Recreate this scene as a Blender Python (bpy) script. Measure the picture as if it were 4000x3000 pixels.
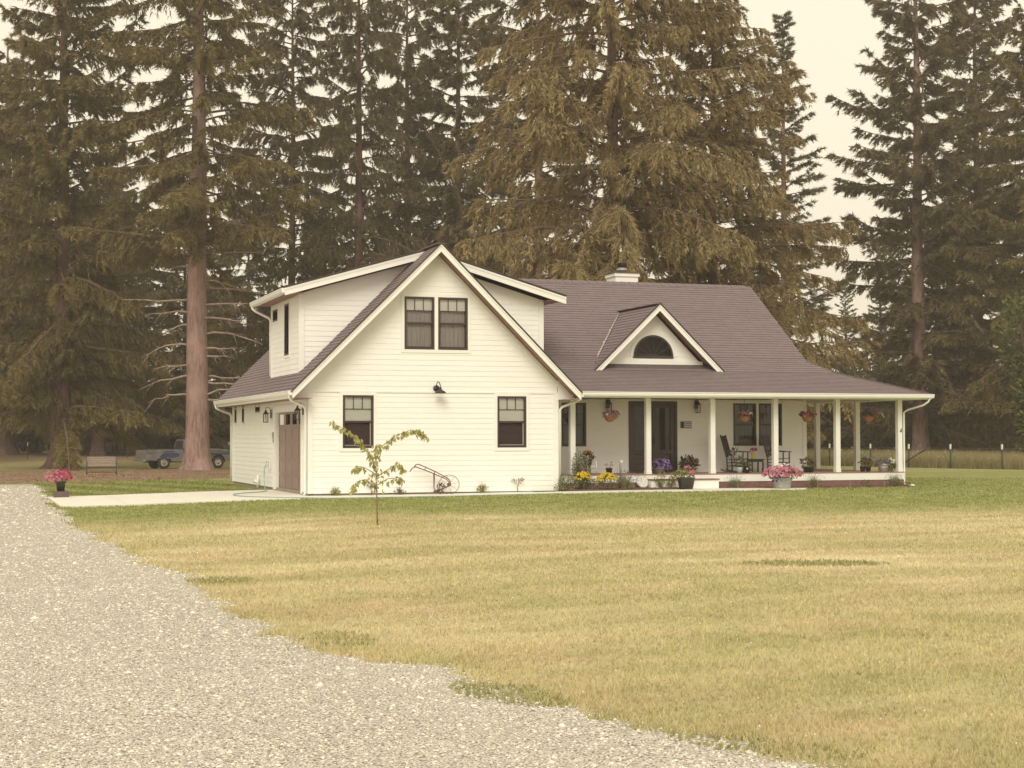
import bpy, bmesh, math, random
import numpy as np
from mathutils import Vector, Matrix

# ------------------------------------------------------------------ clear, camera, world, sun, exposure
for o in list(bpy.data.objects):
    bpy.data.objects.remove(o)
scene = bpy.context.scene
COL = scene.collection
R = math.radians

CAM = Vector((-8.634, -41.912, 1.582))
YAW, PITCH, ROLL = 0.32895, 0.03289, -0.0017
cam_d = bpy.data.cameras.new('camera')
cam_d.sensor_width = 36.0
cam_d.lens = 6273.14 / 4000.0 * 36.0
cam_d.clip_start = 0.1
cam_d.clip_end = 5000
cam = bpy.data.objects.new('camera', cam_d)
COL.objects.link(cam)
fw = Vector((math.sin(YAW) * math.cos(PITCH), math.cos(YAW) * math.cos(PITCH), math.sin(PITCH)))
rt0 = Vector((math.cos(YAW), -math.sin(YAW), 0))
up0 = rt0.cross(fw)
rt = rt0 * math.cos(ROLL) + up0 * math.sin(ROLL)
up = up0 * math.cos(ROLL) - rt0 * math.sin(ROLL)
cam.matrix_world = Matrix(((rt.x, up.x, -fw.x, CAM.x), (rt.y, up.y, -fw.y, CAM.y), (rt.z, up.z, -fw.z, CAM.z), (0, 0, 0, 1)))
scene.camera = cam

SUN_DIR = Vector((-0.42, -0.85, 0.86)).normalized()      # towards the sun
elev = math.asin(SUN_DIR.z)
azim = math.atan2(SUN_DIR.x, SUN_DIR.y)
world = bpy.data.worlds.new('World')
scene.world = world
world.use_nodes = True
wt = world.node_tree
wt.nodes.clear()
wo = wt.nodes.new('ShaderNodeOutputWorld')
bg = wt.nodes.new('ShaderNodeBackground')
sky = wt.nodes.new('ShaderNodeTexSky')
sky.sky_type = 'NISHITA'
sky.sun_disc = False
sky.sun_elevation = elev
sky.sun_rotation = azim
sky.air_density = 1.0
sky.dust_density = 4.0
mixw = wt.nodes.new('ShaderNodeMix')
mixw.data_type = 'RGBA'
mixw.inputs[0].default_value = 0.93                       # closed cloud cover over the clear sky
mixw.inputs[7].default_value = (7.2, 6.45, 4.95, 1)
wt.links.new(sky.outputs[0], mixw.inputs[6])
wt.links.new(mixw.outputs[2], bg.inputs[0])
bg.inputs[1].default_value = 0.10
wt.links.new(bg.outputs[0], wo.inputs[0])

sun_d = bpy.data.lights.new('sun', 'SUN')
sun_d.energy = 1.30
sun_d.angle = R(30)
sun_d.color = (1.0, 0.95, 0.80)
sun = bpy.data.objects.new('sun', sun_d)
COL.objects.link(sun)
sun.rotation_euler = SUN_DIR.to_track_quat('Z', 'Y').to_euler()

vs = scene.view_settings
vs.view_transform = 'Standard'
vs.look = 'None'
vs.gamma = 1.0
vs.exposure = 0.72
vs.use_curve_mapping = False
scene.cycles.max_bounces = 5
scene.cycles.diffuse_bounces = 3
scene.cycles.glossy_bounces = 2
scene.cycles.transmission_bounces = 2
scene.cycles.volume_bounces = 0
scene.cycles.transparent_max_bounces = 8
scene.cycles.caustics_reflective = False
scene.cycles.caustics_refractive = False

# ------------------------------------------------------------------ materials
MATS = {}

def nt_new(name):
    m = bpy.data.materials.new(name)
    m.use_nodes = True
    t = m.node_tree
    t.nodes.clear()
    out = t.nodes.new('ShaderNodeOutputMaterial')
    MATS[name] = m
    return m, t, out

def N(t, typ, **kw):
    n = t.nodes.new(typ)
    for k, v in kw.items():
        setattr(n, k, v)
    return n

def noise(t, vec, scale, detail=3, rough=0.55):
    n = N(t, 'ShaderNodeTexNoise')
    n.inputs['Scale'].default_value = scale
    n.inputs['Detail'].default_value = detail
    n.inputs['Roughness'].default_value = rough
    t.links.new(vec, n.inputs['Vector'])
    return n.outputs['Fac']

def ramp(t, fac, a, b):
    n = N(t, 'ShaderNodeMapRange')
    n.inputs['From Min'].default_value = a
    n.inputs['From Max'].default_value = b
    t.links.new(fac, n.inputs['Value'])
    return n.outputs['Result']

def mixc(t, fac, a, b):
    n = N(t, 'ShaderNodeMix', data_type='RGBA')
    for i, v in ((6, a), (7, b)):
        if isinstance(v, tuple):
            n.inputs[i].default_value = (*v, 1)
        else:
            t.links.new(v, n.inputs[i])
    if isinstance(fac, float):
        n.inputs[0].default_value = fac
    else:
        t.links.new(fac, n.inputs[0])
    return n.outputs[2]

def math_(t, op, a, b=None):
    n = N(t, 'ShaderNodeMath', operation=op)
    for i, v in ((0, a), (1, b)):
        if v is None:
            continue
        if isinstance(v, (int, float)):
            n.inputs[i].default_value = v
        else:
            t.links.new(v, n.inputs[i])
    return n.outputs[0]

def bump(t, h, strength, dist):
    n = N(t, 'ShaderNodeBump')
    n.inputs['Strength'].default_value = strength
    n.inputs['Distance'].default_value = dist
    t.links.new(h, n.inputs['Height'])
    return n.outputs[0]

def mat(name, col, rough=0.6, var=0.12, scale=6.0, bmp=0.0, bscale=40.0, bdist=0.01, metal=0.0, stretch=None, spec=0.5, dirt=None):
    m, t, out = nt_new(name)
    tc = N(t, 'ShaderNodeTexCoord')
    vec = tc.outputs['Object']
    if stretch:
        mp = N(t, 'ShaderNodeMapping')
        mp.inputs['Scale'].default_value = stretch
        t.links.new(vec, mp.inputs['Vector'])
        vec = mp.outputs[0]
    p = N(t, 'ShaderNodeBsdfPrincipled')
    p.inputs['Roughness'].default_value = rough
    p.inputs['Metallic'].default_value = metal
    p.inputs['Specular IOR Level'].default_value = spec
    f = ramp(t, noise(t, vec, scale, 4), 0.3, 0.7)
    lo = tuple(c * (1 - var) for c in col)
    hi = tuple(min(1, c * (1 + var)) for c in col)
    c = mixc(t, f, lo, hi)
    if dirt:
        f2 = ramp(t, noise(t, vec, dirt[1], 5, 0.65), dirt[2], dirt[3])
        c = mixc(t, f2, c, dirt[0])
    t.links.new(c, p.inputs['Base Color'])
    if bmp:
        t.links.new(bump(t, noise(t, vec, bscale, 4), bmp, bdist), p.inputs['Normal'])
    t.links.new(p.outputs[0], out.inputs[0])
    return m

mat('siding_paint', (0.84, 0.83, 0.81), 0.55, 0.025, 1.5, 0.05, 30, 0.002, stretch=(1, 1, 6))
mat('trim_paint', (0.82, 0.81, 0.78), 0.5, 0.02, 3)
mat('gutter_paint', (0.80, 0.79, 0.76), 0.35, 0.02, 3)
mat('soffit_wood', (0.27, 0.14, 0.11), 0.6, 0.2, 5, stretch=(1, 8, 1))
mat('porch_ceiling', (0.58, 0.48, 0.42), 0.6, 0.08, 5)
mat('dark_frame', (0.045, 0.028, 0.028), 0.4, 0.1, 8)
mat('black_metal', (0.035, 0.024, 0.025), 0.4, 0.15, 20)
mat('black_paint', (0.035, 0.022, 0.022), 0.5, 0.15, 12)
mat('roof_edge', (0.075, 0.05, 0.052), 0.8, 0.15, 12)
mat('roof_felt', (0.10, 0.075, 0.075), 0.9, 0.15, 8)
mat('foundation', (0.30, 0.25, 0.22), 0.9, 0.15, 10, 0.3, 60, 0.005)
mat('insect_screen', (0.030, 0.017, 0.017), 0.9, 0.1, 30)  # mesh colour that also carries the dim tone of the room
mat('curtain_dark', (0.13, 0.105, 0.10), 0.9, 0.2, 5, stretch=(14, 14, 0.4))
mat('garage_panel', (0.25, 0.175, 0.155), 0.45, 0.06, 3)
mat('door_wood', (0.05, 0.031, 0.03), 0.4, 0.15, 5)
mat('deck_wood', (0.29, 0.17, 0.14), 0.65, 0.2, 4, 0.2, 40, 0.003, stretch=(1, 12, 1))
mat('skirt_wood', (0.21, 0.10, 0.095), 0.75, 0.18, 6)
mat('blind_fabric', (0.88, 0.87, 0.84), 0.8, 0.03, 4)
mat('curtain_fabric', (0.40, 0.35, 0.345), 0.9, 0.2, 5, stretch=(14, 14, 0.4))
mat('room_dark', (0.035, 0.026, 0.026), 0.9, 0.1, 3)  # near-black colour standing for the unlit rooms behind the glass
mat('galvanised', (0.38, 0.38, 0.38), 0.45, 0.15, 9, metal=0.5)
mat('chrome', (0.6, 0.58, 0.55), 0.25, 0.1, 9, metal=0.9)
mat('concrete', (0.70, 0.67, 0.60), 0.9, 0.06, 1.6, 0.25, 45, 0.004, dirt=((0.58, 0.55, 0.48), 0.9, 0.55, 0.85))
mat('mulch', (0.115, 0.065, 0.052), 0.95, 0.4, 22, 0.9, 45, 0.03)
mat('terracotta', (0.36, 0.15, 0.085), 0.7, 0.15, 12)
mat('coco_liner', (0.26, 0.13, 0.07), 0.9, 0.3, 40, 0.5, 80, 0.01)
mat('black_plastic', (0.045, 0.034, 0.034), 0.5, 0.1, 9)
mat('blue_glaze', (0.50, 0.62, 0.70), 0.25, 0.25, 25)
mat('yellow_pot', (0.52, 0.45, 0.08), 0.4, 0.1, 10)
mat('rust_metal', (0.15, 0.075, 0.06), 0.8, 0.3, 20, 0.3, 60, 0.003)
mat('white_enamel', (0.78, 0.77, 0.74), 0.4, 0.05, 6)
mat('weathered_board', (0.42, 0.335, 0.285), 0.85, 0.18, 3, 0.3, 30, 0.004, stretch=(1, 8, 8))
mat('fence_steel', (0.06, 0.06, 0.05), 0.6, 0.2, 10)
mat('fence_timber', (0.21, 0.14, 0.10), 0.85, 0.2, 6)
mat('wire', (0.30, 0.28, 0.27), 0.5, 0.1, 4, metal=0.5)
mat('tyre_rubber', (0.045, 0.036, 0.034), 0.85, 0.15, 12)
mat('brick_edging', (0.13, 0.09, 0.088), 0.9, 0.2, 9, 0.3, 30, 0.005)
mat('hose_rubber', (0.22, 0.36, 0.34), 0.45, 0.1, 5)
mat('pillow_stripe', (0.62, 0.59, 0.53), 0.9, 0.05, 6)
mat('pillow_dark', (0.07, 0.05, 0.05), 0.9, 0.1, 6)
mat('plaque_stone', (0.62, 0.60, 0.54), 0.8, 0.3, 26, 0.4, 40, 0.005)
mat('copper_flashing', (0.50, 0.46, 0.42), 0.4, 0.12, 6, metal=0.3)
mat('far_white', (0.80, 0.80, 0.78), 0.7, 0.04, 2)
mat('hull_white', (0.62, 0.58, 0.48), 0.5, 0.08, 2)
mat('tail_red', (0.22, 0.05, 0.05), 0.3, 0.1, 6)
mat('grey_primer', (0.27, 0.245, 0.235), 0.55, 0.15, 3, dirt=((0.17, 0.13, 0.11), 4, 0.6, 0.85))
mat('stem', (0.16, 0.13, 0.07), 0.8, 0.2, 10)
mat('sapling_bark', (0.24, 0.17, 0.13), 0.85, 0.2, 20)
mat('dead_wood', (0.34, 0.255, 0.21), 0.9, 0.25, 5, 0.4, 25, 0.01)
mat('limb_wood', (0.15, 0.095, 0.07), 0.9, 0.3, 3)
mat('keypad_plastic', (0.38, 0.34, 0.31), 0.5, 0.05, 6)
mat('fence_rod', (0.22, 0.27, 0.25), 0.5, 0.1, 6)

def leafmat(name, a, b, trans=0.25, scale=2.0):
    m, t, out = nt_new(name)
    at = N(t, 'ShaderNodeAttribute', attribute_name='rnd')
    geo = N(t, 'ShaderNodeNewGeometry')
    oi = N(t, 'ShaderNodeObjectInfo')
    f = noise(t, geo.outputs['Position'], scale, 2)
    f = math_(t, 'ADD', math_(t, 'MULTIPLY', at.outputs['Fac'], 0.75), math_(t, 'MULTIPLY', f, 0.5))
    f = math_(t, 'SUBTRACT', f, 0.12)
    c = mixc(t, f, a, b)
    d = N(t, 'ShaderNodeBsdfDiffuse')
    tr = N(t, 'ShaderNodeBsdfTranslucent')
    t.links.new(c, d.inputs[0])
    t.links.new(c, tr.inputs[0])
    mx = N(t, 'ShaderNodeMixShader')
    mx.inputs[0].default_value = trans
    t.links.new(d.outputs[0], mx.inputs[1])
    t.links.new(tr.outputs[0], mx.inputs[2])
    t.links.new(mx.outputs[0], out.inputs[0])
    return m

leafmat('needles_olive', (0.078, 0.056, 0.026), (0.32, 0.265, 0.115), 0.3, 0.6)
leafmat('needles_dark', (0.072, 0.053, 0.030), (0.26, 0.213, 0.11), 0.3, 0.6)
leafmat('needles_brown', (0.128, 0.090, 0.048), (0.45, 0.355, 0.185), 0.3, 0.6)
leafmat('needles_grey', (0.085, 0.075, 0.045), (0.27, 0.25, 0.15), 0.3, 0.6)
leafmat('leaf_light', (0.34, 0.34, 0.13), (0.62, 0.61, 0.28), 0.5)
leafmat('leaf_green', (0.07, 0.078, 0.03), (0.25, 0.25, 0.10), 0.3)
leafmat('leaf_dark', (0.055, 0.045, 0.025), (0.17, 0.14, 0.07), 0.3)
leafmat('leaf_sage', (0.17, 0.165, 0.105), (0.38, 0.37, 0.25), 0.3)
leafmat('leaf_lime', (0.22, 0.23, 0.07), (0.42, 0.42, 0.16), 0.4)
leafmat('weed_leaf', (0.26, 0.27, 0.12), (0.52, 0.50, 0.26), 0.45)
leafmat('straw_blades', (0.20, 0.175, 0.08), (0.48, 0.41, 0.22), 0.3, 0.25)
leafmat('needle_litter', (0.18, 0.11, 0.075), (0.46, 0.31, 0.22), 0.1, 0.4)
for nm, c in dict(pink=(0.62, 0.22, 0.33), hotpink=(0.55, 0.10, 0.20), red=(0.50, 0.055, 0.065), white=(0.78, 0.76, 0.68), yellow=(0.72, 0.52, 0.05), purple=(0.24, 0.15, 0.45), violet=(0.10, 0.04, 0.16), orange=(0.55, 0.20, 0.04), lavender=(0.25, 0.18, 0.24), darkpetal=(0.10, 0.05, 0.05)).items():
    leafmat('petal_' + nm, tuple(x * 0.7 for x in c), tuple(min(1, x * 1.15) for x in c), 0.3, 8)

def bark(name, col, dark):
    m, t, out = nt_new(name)
    tc = N(t, 'ShaderNodeTexCoord')
    mp = N(t, 'ShaderNodeMapping')
    mp.inputs['Scale'].default_value = (5, 5, 0.9)
    t.links.new(tc.outputs['Object'], mp.inputs['Vector'])
    a = noise(t, mp.outputs[0], 1.6, 6, 0.65)
    b = noise(t, tc.outputs['Object'], 0.5, 3)
    c = mixc(t, ramp(t, a, 0.38, 0.62), dark, col)
    c = mixc(t, ramp(t, b, 0.45, 0.75), c, tuple(x * 1.25 for x in col))
    p = N(t, 'ShaderNodeBsdfPrincipled')
    p.inputs['Roughness'].default_value = 0.95
    p.inputs['Specular IOR Level'].default_value = 0.2
    t.links.new(c, p.inputs['Base Color'])
    t.links.new(bump(t, a, 0.9, 0.08), p.inputs['Normal'])
    t.links.new(p.outputs[0], out.inputs[0])

bark('bark_rose', (0.36, 0.245, 0.215), (0.20, 0.125, 0.11))
bark('bark_dark', (0.19, 0.115, 0.10), (0.095, 0.056, 0.05))

def shingle_mat():
    m, t, out = nt_new('shingle')
    at = N(t, 'ShaderNodeAttribute', attribute_name='rnd')
    oi = N(t, 'ShaderNodeObjectInfo')
    geo = N(t, 'ShaderNodeNewGeometry')
    f = noise(t, geo.outputs['Position'], 60, 3, 0.7)
    g = noise(t, geo.outputs['Position'], 0.8, 3)
    s = math_(t, 'ADD', math_(t, 'MULTIPLY', at.outputs['Fac'], 0.18), math_(t, 'MULTIPLY', f, 0.4))
    s = math_(t, 'ADD', s, math_(t, 'MULTIPLY', g, 0.12))
    c = mixc(t, s, (0.152, 0.119, 0.127), (0.255, 0.202, 0.216))
    p = N(t, 'ShaderNodeBsdfPrincipled')
    p.inputs['Roughness'].default_value = 0.9
    p.inputs['Specular IOR Level'].default_value = 0.25
    t.links.new(c, p.inputs['Base Color'])
    t.links.new(bump(t, f, 0.4, 0.003), p.inputs['Normal'])
    t.links.new(p.outputs[0], out.inputs[0])
shingle_mat()

def glass_mat():
    m, t, out = nt_new('window_glass')
    fr = N(t, 'ShaderNodeFresnel')
    fr.inputs['IOR'].default_value = 1.33
    g = N(t, 'ShaderNodeBsdfGlossy')
    g.inputs['Roughness'].default_value = 0.02
    tr = N(t, 'ShaderNodeBsdfTransparent')
    tr.inputs[0].default_value = (0.96, 0.96, 0.95, 1)
    mx = N(t, 'ShaderNodeMixShader')
    t.links.new(fr.outputs[0], mx.inputs[0])
    t.links.new(tr.outputs[0], mx.inputs[1])
    t.links.new(g.outputs[0], mx.inputs[2])
    t.links.new(mx.outputs[0], out.inputs[0])
glass_mat()

def truck_mat():
    m, t, out = nt_new('truck_paint')
    tc = N(t, 'ShaderNodeTexCoord')
    sx = N(t, 'ShaderNodeSeparateXYZ')
    t.links.new(tc.outputs['Object'], sx.inputs[0])
    nz = noise(t, tc.outputs['Object'], 3.5, 3)
    def blob(cx, cz, ax, az):
        a = math_(t, 'POWER', math_(t, 'DIVIDE', math_(t, 'SUBTRACT', sx.outputs[0], cx), ax), 2)
        b = math_(t, 'POWER', math_(t, 'DIVIDE', math_(t, 'SUBTRACT', sx.outputs[2], cz), az), 2)
        return math_(t, 'ADD', math_(t, 'ADD', a, b), math_(t, 'MULTIPLY', math_(t, 'SUBTRACT', nz, 0.5), 1.5))
    b = math_(t, 'MINIMUM', blob(1.55, 0.82, 0.62, 0.16), blob(1.45, 1.03, 0.4, 0.05))
    b = math_(t, 'MINIMUM', b, blob(4.6, 0.93, 1.0, 0.10))
    b = math_(t, 'MINIMUM', b, blob(2.55, 1.15, 0.25, 0.20))
    f = ramp(t, b, 1.1, 0.9)
    c = mixc(t, ramp(t, noise(t, tc.outputs['Object'], 2, 4), 0.35, 0.7), (0.15, 0.14, 0.145), (0.24, 0.225, 0.23))
    c = mixc(t, f, c, (0.045, 0.06, 0.125))
    p = N(t, 'ShaderNodeBsdfPrincipled')
    p.inputs['Roughness'].default_value = 0.5
    t.links.new(c, p.inputs['Base Color'])
    t.links.new(p.outputs[0], out.inputs[0])
truck_mat()

def ground_color(t):
    geo = N(t, 'ShaderNodeNewGeometry')
    pos = geo.outputs['Position']
    s = N(t, 'ShaderNodeSeparateXYZ')
    t.links.new(pos, s.inputs[0])
    x, y = s.outputs[0], s.outputs[1]
    # rotate so that streaks lie across the line of sight
    mp = N(t, 'ShaderNodeMapping')
    mp.inputs['Rotation'].default_value = (0, 0, YAW)
    mp.inputs['Scale'].default_value = (0.22, 0.8, 1)
    t.links.new(pos, mp.inputs['Vector'])
    streak = noise(t, mp.outputs[0], 1.0, 5, 0.62)
    big = noise(t, pos, 0.22, 4)
    mid = noise(t, pos, 1.6, 4, 0.6)
    fine = noise(t, pos, 38, 4, 0.7)
    # watered green belt round the house, dry straw lawn in front
    along = math_(t, 'ADD', y, math_(t, 'MULTIPLY', x, 0.16))
    edge = math_(t, 'ADD', along, math_(t, 'MULTIPLY', math_(t, 'SUBTRACT', big, 0.5), 6.0))
    edge = math_(t, 'ADD', edge, math_(t, 'MULTIPLY', math_(t, 'SUBTRACT', streak, 0.5), 5.0))
    dry = ramp(t, edge, -7.5, -13.0)
    near = ramp(t, y, -26.0, -35.0)
    green = mixc(t, ramp(t, mid, 0.3, 0.72), (0.27, 0.29, 0.115), (0.46, 0.46, 0.20))
    straw = mixc(t, ramp(t, streak, 0.40, 0.62), (0.53, 0.46, 0.275), (0.84, 0.72, 0.52))
    olive = mixc(t, ramp(t, mid, 0.3, 0.7), (0.45, 0.42, 0.215), (0.66, 0.59, 0.35))
    straw = mixc(t, math_(t, 'MULTIPLY', ramp(t, math_(t, 'ADD', big, math_(t, 'MULTIPLY', mid, 0.4)), 0.52, 0.82), 0.8), straw, olive)
    straw = mixc(t, math_(t, 'MULTIPLY', near, 0.5), straw, olive)
    pinkish = math_(t, 'MULTIPLY', ramp(t, noise(t, pos, 0.55, 5, 0.65), 0.5, 0.68), 0.55)
    straw = mixc(t, pinkish, straw, (0.74, 0.57, 0.41))
    speck = math_(t, 'MULTIPLY', ramp(t, noise(t, pos, 9.0, 4, 0.7), 0.52, 0.70), 0.45)
    straw = mixc(t, speck, straw, (0.36, 0.34, 0.15))
    green = mixc(t, speck, green, (0.20, 0.225, 0.085))
    c = mixc(t, dry, green, straw)
    # needle litter under the big trees at the back
    lt = math_(t, 'ADD', y, math_(t, 'MULTIPLY', math_(t, 'SUBTRACT', big, 0.5), 5.0))
    litter = math_(t, 'MULTIPLY', ramp(t, lt, 19.5, 22.0), ramp(t, x, 24.0, 14.0))
    under = mixc(t, ramp(t, mid, 0.3, 0.7), (0.22, 0.15, 0.10), (0.44, 0.32, 0.225))
    shade_grass = mixc(t, ramp(t, mid, 0.3, 0.7), (0.28, 0.25, 0.11), (0.46, 0.39, 0.20))
    back = math_(t, 'MULTIPLY', ramp(t, lt, 52.0, 56.0), ramp(t, lt, 86.0, 78.0))
    under = mixc(t, back, under, shade_grass)
    c = mixc(t, litter, c, under)
    # rough ground beyond the field fence
    rough = math_(t, 'MULTIPLY', ramp(t, math_(t, 'ADD', x, math_(t, 'MULTIPLY', y, 0.33)), 46.0, 47.0), 1.0)
    c = mixc(t, rough, c, (0.30, 0.25, 0.13))
    # mown stripes beside the drive
    w = math_(t, 'SINE', math_(t, 'MULTIPLY', math_(t, 'ADD', x, math_(t, 'MULTIPLY', y, 0.25)), 3.2))
    st = math_(t, 'MULTIPLY', ramp(t, w, -0.5, 0.5), math_(t, 'MULTIPLY', ramp(t, y, 4.5, 5.5), ramp(t, y, 20.0, 19.0)))
    c = mixc(t, math_(t, 'MULTIPLY', st, 0.45), c, (0.16, 0.165, 0.05))
    return c, fine, mid, pos

def ground_mat():
    m, t, out = nt_new('lawn_soil')
    c, fine, mid, pos = ground_color(t)
    c2 = mixc(t, ramp(t, fine, 0.25, 0.75), (0.48, 0.48, 0.45), (0.98, 0.98, 0.96))
    mul = N(t, 'ShaderNodeMix', data_type='RGBA', blend_type='MULTIPLY')
    mul.inputs[0].default_value = 0.75
    t.links.new(c, mul.inputs[6])
    t.links.new(c2, mul.inputs[7])
    p = N(t, 'ShaderNodeBsdfPrincipled')
    p.inputs['Roughness'].default_value = 1.0
    p.inputs['Specular IOR Level'].default_value = 0.1
    t.links.new(mul.outputs[2], p.inputs['Base Color'])
    t.links.new(bump(t, fine, 0.6, 0.03), p.inputs['Normal'])
    t.links.new(p.outputs[0], out.inputs[0])
    m, t, out = nt_new('lawn_blades')
    c, fine, mid, pos = ground_color(t)
    at = N(t, 'ShaderNodeAttribute', attribute_name='rnd')
    k = mixc(t, at.outputs['Fac'], (0.80, 0.85, 0.74), (1.16, 1.14, 1.10))
    mul = N(t, 'ShaderNodeMix', data_type='RGBA', blend_type='MULTIPLY')
    mul.inputs[0].default_value = 1.0
    t.links.new(c, mul.inputs[6])
    t.links.new(k, mul.inputs[7])
    d = N(t, 'ShaderNodeBsdfDiffuse')
    tr = N(t, 'ShaderNodeBsdfTranslucent')
    t.links.new(mul.outputs[2], d.inputs[0])
    t.links.new(mul.outputs[2], tr.inputs[0])
    mx = N(t, 'ShaderNodeMixShader')
    mx.inputs[0].default_value = 0.4
    t.links.new(d.outputs[0], mx.inputs[1])
    t.links.new(tr.outputs[0], mx.inputs[2])
    t.links.new(mx.outputs[0], out.inputs[0])
ground_mat()

def gravel_mat():
    m, t, out = nt_new('gravel')
    geo = N(t, 'ShaderNodeNewGeometry')
    pos = geo.outputs['Position']
    v = N(t, 'ShaderNodeTexVoronoi')
    v.inputs['Scale'].default_value = 60
    t.links.new(pos, v.inputs['Vector'])
    big = noise(t, pos, 0.5, 4)
    c = mixc(t, v.outputs['Color'], (0.52, 0.485, 0.415), (0.78, 0.73, 0.62))
    c = mixc(t, math_(t, 'MULTIPLY', ramp(t, big, 0.35, 0.7), 0.5), c, (0.54, 0.50, 0.43))
    c = mixc(t, math_(t, 'MULTIPLY', ramp(t, noise(t, pos, 7.0, 5, 0.75), 0.45, 0.7), 0.55), c, (0.43, 0.405, 0.36))
    c = mixc(t, ramp(t, v.outputs['Distance'], 0.45, 0.75), c, (0.20, 0.17, 0.15))
    p = N(t, 'ShaderNodeBsdfPrincipled')
    p.inputs['Roughness'].default_value = 0.95
    p.inputs['Specular IOR Level'].default_value = 0.2
    t.links.new(c, p.inputs['Base Color'])
    h = math_(t, 'SUBTRACT', 1.0, v.outputs['Distance'])
    t.links.new(bump(t, h, 0.7, 0.02), p.inputs['Normal'])
    t.links.new(p.outputs[0], out.inputs[0])
    m, t, out = nt_new('gravel_stone')
    at = N(t, 'ShaderNodeAttribute', attribute_name='rnd')
    cr = N(t, 'ShaderNodeValToRGB')
    e = cr.color_ramp.elements
    e[0].color = (0.34, 0.31, 0.275, 1)
    e[1].color = (0.82, 0.77, 0.67, 1)
    n1 = cr.color_ramp.elements.new(0.35)
    n1.color = (0.54, 0.50, 0.435, 1)
    n2 = cr.color_ramp.elements.new(0.7)
    n2.color = (0.67, 0.625, 0.53, 1)
    t.links.new(at.outputs['Fac'], cr.inputs[0])
    p = N(t, 'ShaderNodeBsdfPrincipled')
    p.inputs['Roughness'].default_value = 0.85
    p.inputs['Specular IOR Level'].default_value = 0.3
    t.links.new(cr.outputs[0], p.inputs['Base Color'])
    t.links.new(p.outputs[0], out.inputs[0])
gravel_mat()

# ------------------------------------------------------------------ mesh helpers
def tag(o, label=None, cat=None, group=None, kind=None):
    if label: o['label'] = label
    if cat: o['category'] = cat
    if group: o['group'] = group
    if kind: o['kind'] = kind
    return o

def link(name, me, parent=None):
    o = bpy.data.objects.new(name, me)
    COL.objects.link(o)
    if parent is not None:
        o.parent = parent
    return o

def empty(name, loc=(0, 0, 0), rz=0.0):
    o = link(name, None)
    o.location = loc
    o.rotation_euler = (0, 0, rz)
    o.empty_display_size = 0.2
    return o

def copy_tree(o, parent=None):
    c = o.copy()
    COL.objects.link(c)
    c.parent = parent
    for ch in list(o.children):
        copy_tree(ch, c)
    return c

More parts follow.
